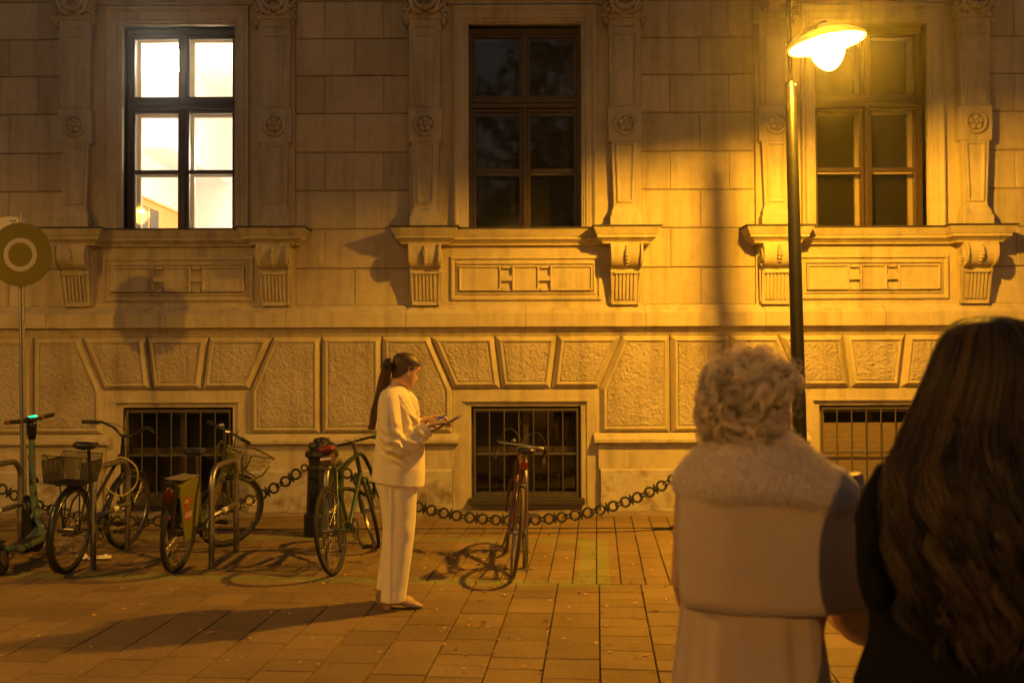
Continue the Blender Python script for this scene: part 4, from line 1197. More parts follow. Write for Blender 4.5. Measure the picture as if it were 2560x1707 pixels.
# ================================================================ electric scooter
M['mint'] = mat('mint_paint', (.075, .125, .11), .4, coat=.2, var=.08, vscale=20)
M['orange'] = mat('orange_plastic', (.17, .05, .012), .5)
fp = gnd(112, 1262); rp_ = gnd(-40, 1345)
hd = math.atan2(fp.y - rp_.y, fp.x - rp_.x)
sco = thing('electric_scooter', 'mint green electric scooter with a lit green display parked at the left edge', 'scooter', (fp.x, fp.y, 0), (R(-10), 0, hd))
mb = MB()
def scooter_bits():
    # local x forward, front wheel at 0; the stem, bar and front wheel are turned to the left
    SM = Matrix.Translation((-.11, 0, 0)) @ Matrix.Rotation(R(72), 4, 'Z') @ Matrix.Translation((.11, 0, 0))
    XF = lambda p: SM @ Vector(p)
    mb = MB(); rings = []
    for x, w_, z0_, z1_ in ((-.98, .05, .17, .20), (-.92, .085, .15, .20), (-.75, .09, .115, .165), (-.30, .09, .115, .165), (-.20, .07, .12, .19), (-.12, .035, .16, .24)):
        rings.append([(x, -w_, z0_), (x, w_, z0_), (x, w_, z1_), (x, -w_, z1_)])
    mb.loft(rings); mb.build('deck', M['mint'], sco, bevel=.012)
    mb = MB(); mb.box(-.88, -.30, -.075, .075, .166, .172); mb.build('deck_mat', M['black'], sco)
    mb = MB(XF); mb.tube([(-.14, 0, .18), (-.09, 0, .34), (-.115, 0, .60), (-.20, 0, 1.06)], [.04, .036, .032, .026], 14, flat=.85); mb.build('stem', M['mint'], sco, smooth=50)
    mb = MB(XF); mb.tube([(-.185, 0, .98), (-.21, 0, 1.10), (-.23, 0, 1.15)], [.034, .045, .03], 12); mb.ball((-.215, 0, 1.145), (.055, .085, .032), 16, 8); hb = mb.build('bar_head', M['blackpaint'], sco, smooth=True)
    mb = MB(XF); n = 10
    rings = [[Vector((-.245 - .02 * math.sin(PI * k / n), -.05 + .1 * k / n, 1.165)) + Vector(o_) for o_ in ((0, 0, 0), (.018, 0, .012), (.018, 0, .006), (0, 0, -.005))] for k in range(n + 1)]
    mb.loft(rings); mb.build('green_display', mat('green_led', (.02, .3, .12), .4, emit=(.02, 1.0, .30), estr=2.6), hb)
    mb = MB(XF); mb.tube([(-.21, -.30, 1.155), (-.205, -.08, 1.14), (-.205, .08, 1.14), (-.21, .30, 1.155)], .014, 10); bar = mb.build('handlebar', M['blackpaint'], sco, smooth=True)
    for s in (-1, 1):
        mb = MB(XF); mb.tube([(-.208, s * .15, 1.146), (-.21, s * .285, 1.154)], .0185, 10); mb.build('grip', M['black'], bar, smooth=True)
        mb = MB(XF); mb.tube([(-.21, s * .285, 1.154), (-.21, s * .305, 1.155)], .019, 10); mb.build('orange_tip', M['orange'], bar, smooth=True)
        mb = MB(XF); mb.tube([(-.207, s * .125, 1.144), (-.207, s * .15, 1.146)], .022, 10); mb.build('orange_band', M['orange'], bar, smooth=True)
    mb = MB(XF); mb.ball((-.03, 0, .40), (.06, .080, .11), 16, 12); mb.box(-.085, .025, -.078, .078, .09, .40); mb.build('front_housing', M['blackpaint'], sco, smooth=30)
    for x in (0, -1.02):
        xg = XF if x == 0 else None
        mb = MB(xg); mb.torus((x, 0, .125), .095, .03, 'y', 32, 10); w_ = mb.build('wheel', M['black'], sco, smooth=True)
        mb = MB(xg); mb.tube([(x, -.03, .125), (x, .03, .125)], .062, 20); mb.build('hub', M['iron'], w_, smooth=40)
    for s in (-1, 1):
        mb = MB(XF); mb.tube([(-.11, s * .045, .36), (-.03, s * .055, .22), (0, s * .05, .125)], .014, 8); mb.build('fork_leg', M['mint'], sco, smooth=True)
    mb = MB(); rings = []
    for k in range(12):
        a = R(50) + R(120) * k / 11; r = .14
        rings.append([(-1.02 + (r + h) * math.cos(a), y, .125 + (r + h) * math.sin(a)) for y, h in ((-.04, -.01), (-.03, .004), (.03, .004), (.04, -.01), (.03, 0), (-.03, 0))])
    mb.loft(rings); mb.build('mudguard', M['blackpaint'], sco)
    for s in (-1, 1):
        mb = MB(XF); mb.ball((-.135, s * .036, .62), (.02, .012, .026), 10, 6); mb.build('stem_clamp', M['blackpaint'], sco)
    mb = MB(); mb.tube([(-.45, .08, .12), (-.40, .19, .01)], .009, 6); mb.build('kickstand', M['orange'], sco)
    mb = MB(XF); mb.tube([(-.147, -.003, .80), (-.155, -.003, .84)], .0315, 12, caps=False); mb.build('orange_sticker', M['orange'], sco)
scooter_bits()
# ================================================================ people
def lerp_tab(tab, x):
    if x <= tab[0][0]: return tab[0][1:]
    for a, b in zip(tab[:-1], tab[1:]):
        if x <= b[0]:
            t = (x - a[0]) / (b[0] - a[0]); t = t * t * (3 - 2 * t) * .35 + t * .65
            return tuple(p + (q - p) * t for p, q in zip(a[1:], b[1:]))
    return tab[-1][1:]
HEAD = [(-.118, .060, .022, .016), (-.112, .078, -.005, .030), (-.098, .088, -.035, .045), (-.075, .090, -.052, .056), (-.05, .090, -.070, .063), (-.02, .089, -.086, .069), (.01, .087, -.096, .073), (.04, .092, -.099, .076), (.065, .084, -.096, .074), (.088, .066, -.082, .064), (.106, .038, -.055, .044), (.115, .015, -.028, .020)]
def head_rings(grow=0.0, nz=44, ns=48, face=True):
    rings = []
    for i in range(nz + 1):
        z = -.118 + .233 * i / nz
        xf_, xb_, hw = lerp_tab(HEAD, z)
        cx_ = (xf_ + xb_) / 2; rx = (xf_ - xb_) / 2 + grow; ry = hw + grow
        ring = []
        for j in range(ns):
            a = 2 * PI * j / ns; ca, sa = math.cos(a), math.sin(a)
            e = 2 / 2.25
            x = cx_ + rx * abs(ca) ** e * (1 if ca > 0 else -1); y = ry * abs(sa) ** e * (1 if sa > 0 else -1)
            if face and ca > 0:
                g = lambda c, s_: math.exp(-((z - c) / s_) ** 2)
                x += (.023 * g(-.030, .012) + .015 * g(-.010, .016) + .007 * g(.012, .016)) * math.exp(-(y / .012) ** 2)
                x += (.006 * g(-.063, .007) + .006 * g(-.078, .007) - .004 * g(-.0705, .004)) * math.exp(-(y / .022) ** 2)
                x += .006 * g(-.104, .012) * math.exp(-(y / .02) ** 2)
                x -= .012 * g(.006, .014) * (math.exp(-((y - .033) / .017) ** 2) + math.exp(-((y + .033) / .017) ** 2))
                x += .004 * g(.03, .01) * math.exp(-(y / .05) ** 2)
            ring.append(Vector((x, y, z * (1 + grow * 5))))
        rings.append(ring)
    return rings
def put_head(mb, T):
    mb.loft([[T @ p for p in r] for r in head_rings()])
    for s in (-1, 1):
        for dx, dz, a, b in ((-.012, .012, .016, .020), (-.010, -.012, .012, .016)):
            mb.ball(T @ Vector((dx, s * .076, dz)), (.012, .010, b), 10, 8, (T.to_3x3() @ Matrix.Rotation(s * R(-20), 3, 'Z')))
def oval(c, rx, ry, n=2.2, N=40, ang=0, fold=None, drop=None):
    out = []
    for j in range(N):
        a = 2 * PI * j / N; ca, sa = math.cos(a), math.sin(a); e = 2 / n
        f = 1 + (fold(a) if fold else 0)
        x = rx * f * abs(ca) ** e * (1 if ca > 0 else -1); y = ry * f * abs(sa) ** e * (1 if sa > 0 else -1)
        z = drop(x / rx, y / ry) if drop else 0
        out.append(Vector((c[0] + x * math.cos(ang) - y * math.sin(ang), c[1] + x * math.sin(ang) + y * math.cos(ang), c[2] + z)))
    return out
def hand(mb, wrist, d, n, curl, side, s=1.0, spread=.0):
    """d: direction of the fingers, n: direction out of the palm, side: +1 thumb along d x n"""
    d = Vector(d).normalized(); n = Vector(n); n = (n - d * n.dot(d)).normalized(); w_ = d.cross(n) * side
    wrist = Vector(wrist)
    for k in range(4):
        o = (.026, .0085, -.0085, -.026)[k] * s
        kn = wrist + d * (.088 - .006 * abs(k - 1)) * s + w_ * o
        mb.capsule(wrist + w_ * o * .7 + d * .01 * s, kn, .0135 * s, .0105 * s, 8)
        L = [(.042, .026, .020), (.046, .029, .021), (.043, .027, .020), (.033, .021, .018)][k]
        ang = 0; p = kn; c_ = curl[k]
        for q in range(3):
            ang += c_[q] if isinstance(c_, tuple) else c_
            dd = (d * math.cos(ang) + n * math.sin(ang) + w_ * spread * (1.5 - k) * .1).normalized()
            p2 = p + dd * L[q] * s
            mb.capsule(p, p2, (.0092 - .001 * q) * s, (.0084 - .001 * q) * s, 8); p = p2
    p = wrist + d * .022 * s + w_ * .026 * s; dd = (d * .75 + w_ * .6 + n * .3).normalized()
    for q, (l, r_) in enumerate(((.042, .0125), (.03, .010), (.025, .0085))):
        p2 = p + dd * l * s; mb.capsule(p, p2, r_ * s, (r_ - .001) * s, 8); p = p2; dd = (dd * .85 + d * .35 + n * .1).normalized()
def solid(mb, name, m, parent, voxel=.005, smooth_it=2, disp=None):
    """merge overlapping shells into one continuous skin"""
    o = mb.build('tmp_' + name, None)
    r = o.modifiers.new('r', 'REMESH'); r.mode = 'VOXEL'; r.voxel_size = voxel; r.use_smooth_shade = True
    if smooth_it:
        q = o.modifiers.new('s', 'SMOOTH'); q.iterations = smooth_it; q.factor = .5
    dg = bpy.context.evaluated_depsgraph_get(); dg.update()
    me = bpy.data.meshes.new_from_object(o.evaluated_get(dg))
    bpy.data.objects.remove(o)
    if disp:
        co = np.empty(len(me.vertices) * 3, 'f'); me.vertices.foreach_get('co', co)
        co = disp(co.reshape(-1, 3)); me.vertices.foreach_set('co', co.ravel().astype('f'))
    L = parent_origin(parent); me.transform(Matrix.Translation(-L))
    me.polygons.foreach_set('use_smooth', [True] * len(me.polygons)); me.update()
    me.materials.clear(); me.materials.append(m); me.name = name
    o = bpy.data.objects.new(name, me); C.objects.link(o); o.parent = parent
    return o
def strands(P, r0, r1, name, m, parent, tint=None, seed=0, sides=3):
    """P: (S, K, 3) array of strand points -> one mesh of thin tapered fibres"""
    P = np.asarray(P, dtype=np.float64); S_, K, _ = P.shape
    L = np.array(parent_origin(parent)); P = P - L
    T = np.gradient(P, axis=1); T /= np.linalg.norm(T, axis=2, keepdims=True) + 1e-9
    rs = np.random.RandomState(seed); ref = rs.normal(size=(S_, 1, 3)); ref = np.repeat(ref, K, 1)
    U = ref - T * (ref * T).sum(2, keepdims=True); U /= np.linalg.norm(U, axis=2, keepdims=True) + 1e-9
    V = np.cross(T, U)
    rad = np.linspace(r0, r1, K)[None, :, None]
    vs = np.stack([P + rad * (U * math.cos(2 * PI * s / sides) + V * math.sin(2 * PI * s / sides)) for s in range(sides)], axis=2)
    base = (np.arange(S_)[:, None, None] * K + np.arange(K - 1)[None, :, None]) * sides
    j = np.arange(sides)[None, None, :]; j2 = (j + 1) % sides
    F = np.stack([base + j, base + j2, base + sides + j2, base + sides + j], axis=3).reshape(-1, 4)
    me = bpy.data.meshes.new(name); nv = S_ * K * sides; nf = len(F)
    me.vertices.add(nv); me.vertices.foreach_set('co', vs.reshape(-1).astype('f'))
    me.loops.add(nf * 4); me.loops.foreach_set('vertex_index', F.reshape(-1).astype('i'))
    me.polygons.add(nf); me.polygons.foreach_set('loop_start', np.arange(0, nf * 4, 4).astype('i'))
    try: me.polygons.foreach_set('loop_total', np.full(nf, 4, 'i'))
    except Exception: pass
    me.polygons.foreach_set('use_smooth', np.ones(nf, bool))
    me.update(calc_edges=True)
    at_ = me.attributes.new('tint', 'FLOAT', 'FACE')
    tt = tint if tint is not None else rs.rand(S_)
    at_.data.foreach_set('value', np.repeat(np.asarray(tt, 'f'), (K - 1) * sides))
    me.materials.append(m)
    o = bpy.data.objects.new(name, me); C.objects.link(o); o.parent = parent
    return o

M['cream'] = mat('cream_suit_cloth', (.82, .71, .48), .8, var=.03, vscale=30, bump=.15, bscale=500, dist=.001, sheen=.2, bump2=(9, .22, .02), spec=.2)
M['hair_brown'] = mat('brown_hair', (.17, .095, .045), .5, attr=.6, spec=.5)
M['hair_dark'] = mat('dark_brown_hair', (.105, .062, .025), .42, attr=.8, spec=.5)
M['hair_grey'] = mat('silver_grey_hair', (.88, .72, .52), .5, attr=.5, spec=.4)
M['fur'] = mat('pale_pink_fur', (.95, .82, .70), .8, attr=.10, spec=.2)
M['furbase'] = mat('pale_fur_base', (.82, .68, .62), .95, spec=.1)
M['coat'] = mat('pale_wool_coat', (.62, .46, .34), .9, var=.06, vscale=14, bump=.5, bscale=260, dist=.002, sheen=.3, bump2=(5, .25, .03), spec=.15)
M['blackcoat'] = mat('black_coat', (.008, .007, .007), .9, bump=.5, bscale=150, dist=.003, spec=.15)

# ---------------------------------------------------------------- woman in the cream suit
YP = 6.70
def W(vx, vy, dy=0.0): p = at(vx, vy, YP); p.y += dy; return p
ft = W(915, 1385)
wom = thing('person', 'woman in a cream trouser suit with a long ponytail, holding a folder and phone', 'person', (ft.x, YP, 0))
M['skin_w'] = mat('fair_skin', (.60, .36, .24), .5, var=.05, vscale=40, spec=.35)
HT = Matrix.Translation(W(931, 851)) @ Matrix.Rotation(R(32), 4, 'Z') @ Matrix.Rotation(R(20), 4, 'Y') @ Matrix.Scale(.97, 4)
mb = MB(); put_head(mb, HT)
mb.tube([W(898, 925, 0), W(903, 900), W(914, 880, .0), W(920, 862, .0)], [.07, .058, .054, .055], 20)
mb.loft([oval(W(910, y), hx, hy, 2.3, 24) for y, hx, hy in ((1110, .10, .15), (1060, .10, .14), (1000, .10, .14), (950, .10, .16), (915, .08, .17), (902, .05, .10))])
# legs under the trousers
mb.tube([W(915, 1100, -.08), W(922, 1235, -.08), W(904, 1345, -.07), W(902, 1370, -.07)], [.085, .055, .036, .036], 14)
mb.tube([W(905, 1100, .08), W(905, 1235, .09), W(882, 1335, .09), W(878, 1360, .09)], [.085, .055, .036, .036], 14)
for c, dy in ((902, -.07), (878, .09)):
    mb.capsule(W(c - 2, 1366, dy), W(c + 45, 1380, dy), .028, .022, 10)
# arms
mb.tube([W(908, 915, -.18), W(910, 975, -.22), W(921, 1020, -.22)], [.05, .042, .038], 12); mb.tube([W(921, 1020, -.22), W(955, 1002, -.19), W(986, 975, -.155)], [.038, .034, .025], 12)
mb.tube([W(908, 915, .18), W(912, 975, .21), W(925, 1015, .20)], [.05, .042, .038], 12); mb.tube([W(925, 1015, .20), W(955, 990, .12), W(979, 962, .02)], [.038, .034, .024], 12)
# hands: near one resting on the folder with the fingers bent, far one behind it
hand(mb, W(986, 975, -.155), (.93, .15, .22), (.15, -.1, -1), [(.35, .35, .25), (.25, .3, .3), (.2, .3, .3), (.1, .25, .3)], 1, .95, spread=1.0)
hand(mb, W(979, 962, .02), (.95, -.10, .22), (.2, .1, -1), [(.1, .7, .5), (.2, .8, .6), (.3, .8, .6), (.4, .8, .6)], -1, .93)
body = solid(mb, 'body', M['skin_w'], wom, .0042, 1)
# eyes, brows, lips as small children
mb = MB(); mb.ball(HT @ Vector((.078, -.033, .004)), .0125, 10, 8); mb.ball(HT @ Vector((.078, .033, .004)), .0125, 10, 8); mb.build('eyes', mat('eye_white', (.5, .45, .4), .2), wom, smooth=True, world=True)
mb = MB()
for s in (-1, 1):
    mb.tube([HT @ Vector((.092, s * .018, .026)), HT @ Vector((.092, s * .034, .031)), HT @ Vector((.081, s * .05, .026))], .0028, 5)
    mb.tube([HT @ Vector((.089, s * .022, .008)), HT @ Vector((.0895, s * .034, .0105)), HT @ Vector((.083, s * .044, .006))], .0018, 5)
mb.build('eyebrows', M['hair_brown'], wom, world=True)
mb = MB(); mb.tube([HT @ Vector((.094, -.02, -.070)), HT @ Vector((.0985, 0, -.067)), HT @ Vector((.094, .02, -.070))], [.002, .0045, .002], 6); mb.build('lips', mat('lip', (.42, .13, .10), .4), wom, world=True)
mb = MB(); mb.ball(HT @ Vector((-.004, -.086, -.030)), .0055, 10, 8); mb.build('earring', mat('pearl', (.8, .78, .72), .2), wom, smooth=True, world=True)
# trousers
def leg(tab, dy, N=36):
    rings = []
    for y, x0, x1, ry in tab:
        c = W((x0 + x1) / 2, y, dy); rx = (x1 - x0) / 2 * .00294
        rings.append(oval(c, rx, ry, 2.3, N, fold=lambda a: .025 * math.cos(5 * a + y * .01)))
    return rings
mb = MB()
mb.loft(leg([(1085, 866, 958, .10), (1110, 866, 962, .10), (1140, 876, 959, .10), (1200, 882, 956, .092), (1260, 882, 949, .088), (1320, 881, 941, .088), (1372, 879, 934, .09)], -.085))
mb.loft(leg([(1085, 862, 950, .10), (1110, 862, 952, .10), (1140, 868, 948, .10), (1198, 877, 942, .092), (1260, 873, 930, .088), (1320, 866, 920, .088), (1357, 861, 912, .09)], .085))
def creases(co):
    x, y, z = co[:, 0], co[:, 1], co[:, 2]
    near = (y < YP - .02)
    xc = W(905, 1200).x - (z - W(0, 1200).z) * -.02
    co[:, 1] -= near * .010 * np.exp(-((x - xc) / .010) ** 2)
    co[:, 1] += .005 * np.sin(z * 30 + x * 25) * np.exp(-((z - W(0, 1215).z) / .10) ** 2)
    co[:, 1] += .007 * np.sin(x * 60 + z * 6) * np.clip((z - W(0, 1220).z) / .3, 0, 1)
    co[:, 1] += .004 * np.sin(z * 34 - x * 12) * np.exp(-((z - W(0, 1350).z) / .08) ** 2)
    return co
solid(mb, 'trousers', M['cream'], wom, .006, 2, disp=creases)
# crease on the near leg
# jacket
tab = [(885, 893, 928, .075, 0), (892, 887, 934, .14, 0), (901, 882, 942, .185, 0), (914, 878, 949, .205, 0), (940, 873, 958, .205, 0), (975, 869, 966, .20, 0), (1010, 865, 972, .195, 0), (1045, 861, 975, .20, 1), (1080, 857, 976, .212, 5), (1107, 854, 975, .22, 8)]
mb = MB()
rings = []
for i, (y, x0, x1, hd_, sl) in enumerate(tab):
    c = W((x0 + x1) / 2, y); rx = (x1 - x0) / 2 * .00294
    rings.append(oval(c, rx, hd_, 2.4, 48, drop=lambda u, v: -u * sl * .00294, fold=lambda a: .012 * math.cos(4 * a + i)))
mb.loft(rings)
sl_r = catmull([W(903, 903, -.15), W(902, 925, -.195), W(904, 965, -.225), W(910, 1000, -.232), W(923, 1019, -.228), W(942, 1014, -.212), W(962, 1000, -.19), W(981, 984, -.165)], 7)
n = len(sl_r); rr_ = []
for i in range(n):
    t = i / (n - 1); base = .062 + .018 * math.sin(PI * min(t * 1.5, 1)) - .008 * max(t - .7, 0) / .3
    wr = .0065 * math.sin(i * 1.35) * math.exp(-((t - .68) / .17) ** 2)
    rr_.append(base + wr)
mb.tube(sl_r, rr_, 20)
sl_l = catmull([W(905, 905, .15), W(905, 965, .215), W(918, 1012, .21), W(945, 1000, .14), W(970, 975, .055)], 6)
mb.tube(sl_l, [.066] * (len(sl_l) - 8) + [.062, .06, .058, .056, .055, .054, .053, .052], 20)
def wrinkle(co):
    x, y, z = co[:, 0], co[:, 1], co[:, 2]
    c = W(935, 1012, -.22)
    d = np.sqrt(((x - c.x) / .15) ** 2 + ((z - c.z) / .11) ** 2)
    m_ = np.exp(-d ** 2) * (y < YP - .08)
    ph = (x - c.x) * 46 + (z - c.z) * 95 + 1.2 * np.sin((x - c.x) * 40)
    co[:, 1] += m_ * .016 * np.sin(ph)
    m2 = np.exp(-((z - W(0, 965).z) / .12) ** 2) * (y < YP - .05) * (x > W(905, 900).x)
    co[:, 1] += m2 * .009 * np.sin((x - c.x) * 90 + (z) * 22)
    co[:, 1] += .006 * np.sin(x * 38 + 1.5 * np.sin(z * 9)) * (z < W(0, 1040).z)
    return co
jk = solid(mb, 'jacket', M['cream'], wom, .0055, 3, disp=wrinkle)
# cuff, lapel, pocket flap
mb = MB(); mb.tube([W(973, 990.5, -.176), W(985, 981, -.162)], [.0595, .057], 24, caps=False); mb.tube([W(985, 981, -.162), W(974, 989, -.175)], [.054, .052], 24, caps=False); mb.build('cuff', M['cream'], wom, smooth=True, world=True)
mb = MB()
for dyy, (a, b, c2) in ((-1, ((927, 898), (953, 930), (974, 972))),):
    def surf(x, y):
        q = [t_ for t_ in tab]
        x0, x1, hd_, _ = lerp_tab(q, y); u = min(1, abs((x - (x0 + x1) / 2) / ((x1 - x0) / 2)))
        return hd_ * max(0, 1 - u ** 2.4) ** .417
    rr__ = []
    for x, y, w_ in ((917, 893, 7), (925, 898, 12), (934, 907, 15), (942, 917, 17), (949, 930, 16), (955, 943, 12), (961, 956, 7), (966, 968, 2)):
        a_, b_ = W(x - w_, y + 2, -surf(x - w_, y + 2) - .011), W(x, y, -surf(min(x, 956), y) - .011)
        m_ = (a_ + b_) / 2 + Vector((0, -.010, 0))
        rr__.append([a_, m_, b_, b_ + Vector((0, .022, 0)), a_ + Vector((0, .020, 0))])
    mb.loft(rr__)
mb.build('lapel', M['cream'], wom, world=True, bevel=.003)
mb = MB(); mb.loft([[W(908, 1045, -.232), W(946, 1062, -.222), W(946, 1066, -.215), W(908, 1049, -.222)], [W(907, 1048, -.238), W(944, 1066, -.228), W(944, 1069, -.212), W(907, 1051, -.222)]]); mb.build('pocket_flap', M['cream'], wom, world=True, bevel=.002)
mb = MB(); mb.loft([oval(W(x, y), rx, .10, 2.2, 24) for x, y, rx in ((925, 894, .03), (932, 902, .045), (938, 914, .055), (942, 930, .058), (944, 950, .06), (945, 970, .05))])
bm_ = mat('floral_blouse', (.70, .60, .50), .6, col2=(.12, .07, .10), c2scale=38, c2lo=.56, c2hi=.60)
mb.build('blouse', bm_, wom, world=True, smooth=True)
# shoes with block heels
M['shoe'] = mat('beige_leather', (.36, .24, .15), .35)
for c, dy, y0 in ((903, -.07, 1385), (879, .09, 1385)):
    mb = MB(); rings = []
    g0 = W(c, 1385, dy); gz = .003
    for x, w_, zb, zt in ((-.055, .020, .052, .085), (-.045, .030, .048, .10), (-.01, .034, .044, .098), (.05, .036, .024, .075), (.11, .043, .004, .062), (.15, .043, .002, .050), (.185, .032, .003, .034), (.205, .014, .006, .018)):
        rings.append([Vector((g0.x + x, g0.y + w_ * math.cos(2 * PI * k / 16), gz + (zb + zt) / 2 + (zt - zb) / 2 * math.sin(2 * PI * k / 16))) for k in range(16)])
    mb.loft(rings)
    hx = g0.x - .03
    mb.loft([[(hx - .022, g0.y - .022, gz - .003), (hx + .02, g0.y - .022, gz - .003), (hx + .02, g0.y + .022, gz - .003), (hx - .022, g0.y + .022, gz - .003)], [(hx - .027, g0.y - .028, gz + .065), (hx + .03, g0.y - .028, gz + .062), (hx + .03, g0.y + .028, gz + .062), (hx - .027, g0.y + .028, gz + .065)]])
    mb.build('shoe', M['shoe'], wom, world=True, smooth=40)
# hair: cap, swept strands, bun and ponytail
hr = np.random.RandomState(4)
mb = MB(); rg_ = head_rings(.011, 36, 48, False); vs = [HT @ p for r_ in rg_ for p in r_]; fs = []
def hairy(p): return p.z > (-.012 + (p.x * 1.02 if p.x > 0 else p.x * 1.2)) and not (p.x > .02 and p.z < .05)
for i in range(len(rg_) - 1):
    for j in range(48):
        q_ = [rg_[i][j], rg_[i][(j + 1) % 48], rg_[i + 1][(j + 1) % 48], rg_[i + 1][j]]
        if all(hairy(p) for p in q_): fs.append((i * 48 + j, i * 48 + (j + 1) % 48, (i + 1) * 48 + (j + 1) % 48, (i + 1) * 48 + j))
fs.append(tuple((len(rg_) - 1) * 48 + j for j in range(48)))
used = sorted({i for f in fs for i in f}); mp = {o_: k for k, o_ in enumerate(used)}
mb.add([vs[i] for i in used], [tuple(mp[i] for i in f) for f in fs])
hc = mb.build('hair', M['hair_brown'], wom, world=True, smooth=True)
bun_l = Vector((-.135, .0, -.002)); bun = HT @ bun_l
mb = MB(); mb.ball(bun, (.040, .038, .042), 16, 12); mb.build('hair_bun', M['hair_dark'], hc, world=True, smooth=True)
SP = []
for k in range(1500):
    th = hr.uniform(-1, 1); 
    # start on the hair line
    y = .078 * math.sin(th * PI / 2 * .98); front = math.cos(th * PI / 2)
    z = .02 + .066 * front + hr.uniform(-.004, .004); x = -.002 + .092 * front ** .8
    if hr.rand() < .45:   # roots over the crown
        f = hr.uniform(0, 1); x -= f * .12; z = .03 + (.085 - .04 * abs(th)) * math.sqrt(max(0, 1 - (x / .11) ** 2))
    p0 = Vector((x, y, z)); pts = []
    for i in range(12):
        t = i / 11; p = p0.lerp(bun_l, t)
        c_ = Vector((-.004, 0, .005)); q_ = p - c_
        e = math.sqrt((q_.x / .113) ** 2 + (q_.y / .088) ** 2 + (q_.z / .118) ** 2)
        if t < .82: q_ = q_ / max(e, .2) * (1.0 + .01 * math.sin(k * 7))
        pts.append(HT @ (c_ + q_))
    SP.append([tuple(p) for p in pts])
strands(SP, .0011, .0009, 'swept_strands', M['hair_brown'], hc, seed=1)
SP = []
for k in range(900):
    a = hr.uniform(0, 2 * PI); r_ = math.sqrt(hr.uniform(0, 1)); end = hr.uniform(.72, 1.0)
    cl = catmull([bun + Vector((.0, 0, .01)), W(883, 868, -.01), W(879, 900, -.03), W(870, 930, -.04), W(860, 955, -.045), W(854, 985, -.045)], 3)
    off = Vector((math.cos(a), math.sin(a), 0)) * r_; pts = []; ph = hr.uniform(0, 6)
    for i, p in enumerate(cl[:-1] if end < .85 else cl):
        t = i / (len(cl) - 1) ; wd = (.024 + .017 * math.sin(PI * min(t * 1.3, 1))) * (1 - .25 * t)
        pts.append(p + Vector((off.x * wd * 1.1, off.y * wd * 1.4, 0)) + Vector((.008 * math.sin(1.2 * math.sin(ph) + t * 9), .004 * math.cos(ph + t * 6), -(1 - end) * 0)) * t)
    if len(pts) < len(cl): pts.append(pts[-1] + Vector((-.004, 0, -.012)))
    SP.append([tuple(p) for p in pts])
strands(SP, .0013, .0007, 'ponytail', M['hair_brown'], hc, seed=2)
# folder and phone she holds
fo = thing('folder', 'dark brown folder with a sparkling rim held flat by the woman in the cream suit', 'folder', tuple(W(1023, 972, -.06)))
mb = MB(); ax = (W(1059, 953) - W(989, 991)).normalized(); up = Vector((0, 1, 0)); nn = ax.cross(up).normalized()
Lf = (W(1059, 953) - W(989, 991)).length / 2
mid_ = W(1024, 973, -.06)
mb.loft([[mid_ + ax * (Lf * math.copysign(abs(math.cos(2 * PI * k / 32)) ** .45, math.cos(2 * PI * k / 32))) + up * (.125 * math.copysign(abs(math.sin(2 * PI * k / 32)) ** .45, math.sin(2 * PI * k / 32))) + nn * h for k in range(32)] for h in (-.007, .007)])
mb.build('cover', mat('dark_brown_leather', (.09, .045, .025), .4), fo, world=True, bevel=.002)
mb = MB()
loop = [mid_ + ax * (Lf * math.copysign(abs(math.cos(2 * PI * k / 90)) ** .45, math.cos(2 * PI * k / 90))) + up * (.125 * math.copysign(abs(math.sin(2 * PI * k / 90)) ** .45, math.sin(2 * PI * k / 90))) for k in range(90)]
mb.tube([p - nn * .002 for p in loop], [.0046 if k % 2 else .0026 for k in range(90)], 6, loop=True)
mb.build('sparkling_rim', mat('glitter', (.6, .5, .4), .25, metal=.9), fo, world=True)
ph_ = thing('phone', 'small bright blue phone in the hand of the woman in the cream suit', 'phone', tuple(W(1016, 955, -.05)))
mb = MB(); pc = W(1015, 957, -.06); mb.obox(pc, ax * .032, Vector((0, .02, 0)), nn * .005); mb.build('blue_case', mat('blue_plastic', (.05, .16, .55), .3), ph_, world=True, bevel=.003)
mb = MB(); mb.obox(pc - nn * .0055, ax * .027, Vector((0, .016, 0)), nn * .0008); mb.build('screen', mat('phone_screen', (.02, .05, .12), .1, emit=(.12, .3, 1.0), estr=.35), ph_, world=True)

# ---------------------------------------------------------------- grey haired woman in the pale coat
YL = 2.44
def LW(vx, vy, dy=0.0): p = at(vx, vy, YL); p.y += dy; return p
KL = .001067
lad = thing('person', 'elderly woman with curly silver hair and pale coat with fur collar, seen from behind', 'person', (LW(1760, 900).x, YL, 0))
HL = Matrix.Translation(LW(1738, 934, .0)) @ Matrix.Rotation(PI / 2 - R(66), 4, 'Z') @ Matrix.Rotation(R(4), 4, 'Y')
mb = MB(); put_head(mb, HL)
lc_ = LW(1770, 900)
mb.tube([LW(1745, 1080, .01), LW(1742, 1030, .01), LW(1738, 960, .01)], [.075, .058, .055], 18)
mb.loft([oval(Vector((lc_.x, YL + .02, z)), hx, hy, 2.3, 28) for z, hx, hy in ((.82, .12, .10), (.95, .12, .10), (1.1, .15, .11), (1.25, .17, .12), (1.36, .185, .10), (1.41, .12, .07))])
for s in (-1, 1):
    mb.tube([(lc_.x + s * .07 - .03, YL + .02, .86), (lc_.x + s * .09, YL + .02, .48), (lc_.x + s * .09, YL + .03, .08)], [.085, .055, .038], 14)
    mb.capsule((lc_.x + s * .09, YL + .0, .045), (lc_.x + s * .09, YL + .17, .035), .035, .028, 10)
mb.tube([(lc_.x - .18, YL + .02, 1.36), (lc_.x - .20, YL + .03, 1.10), (lc_.x - .17, YL + .20, 1.0)], [.05, .042, .028], 12)
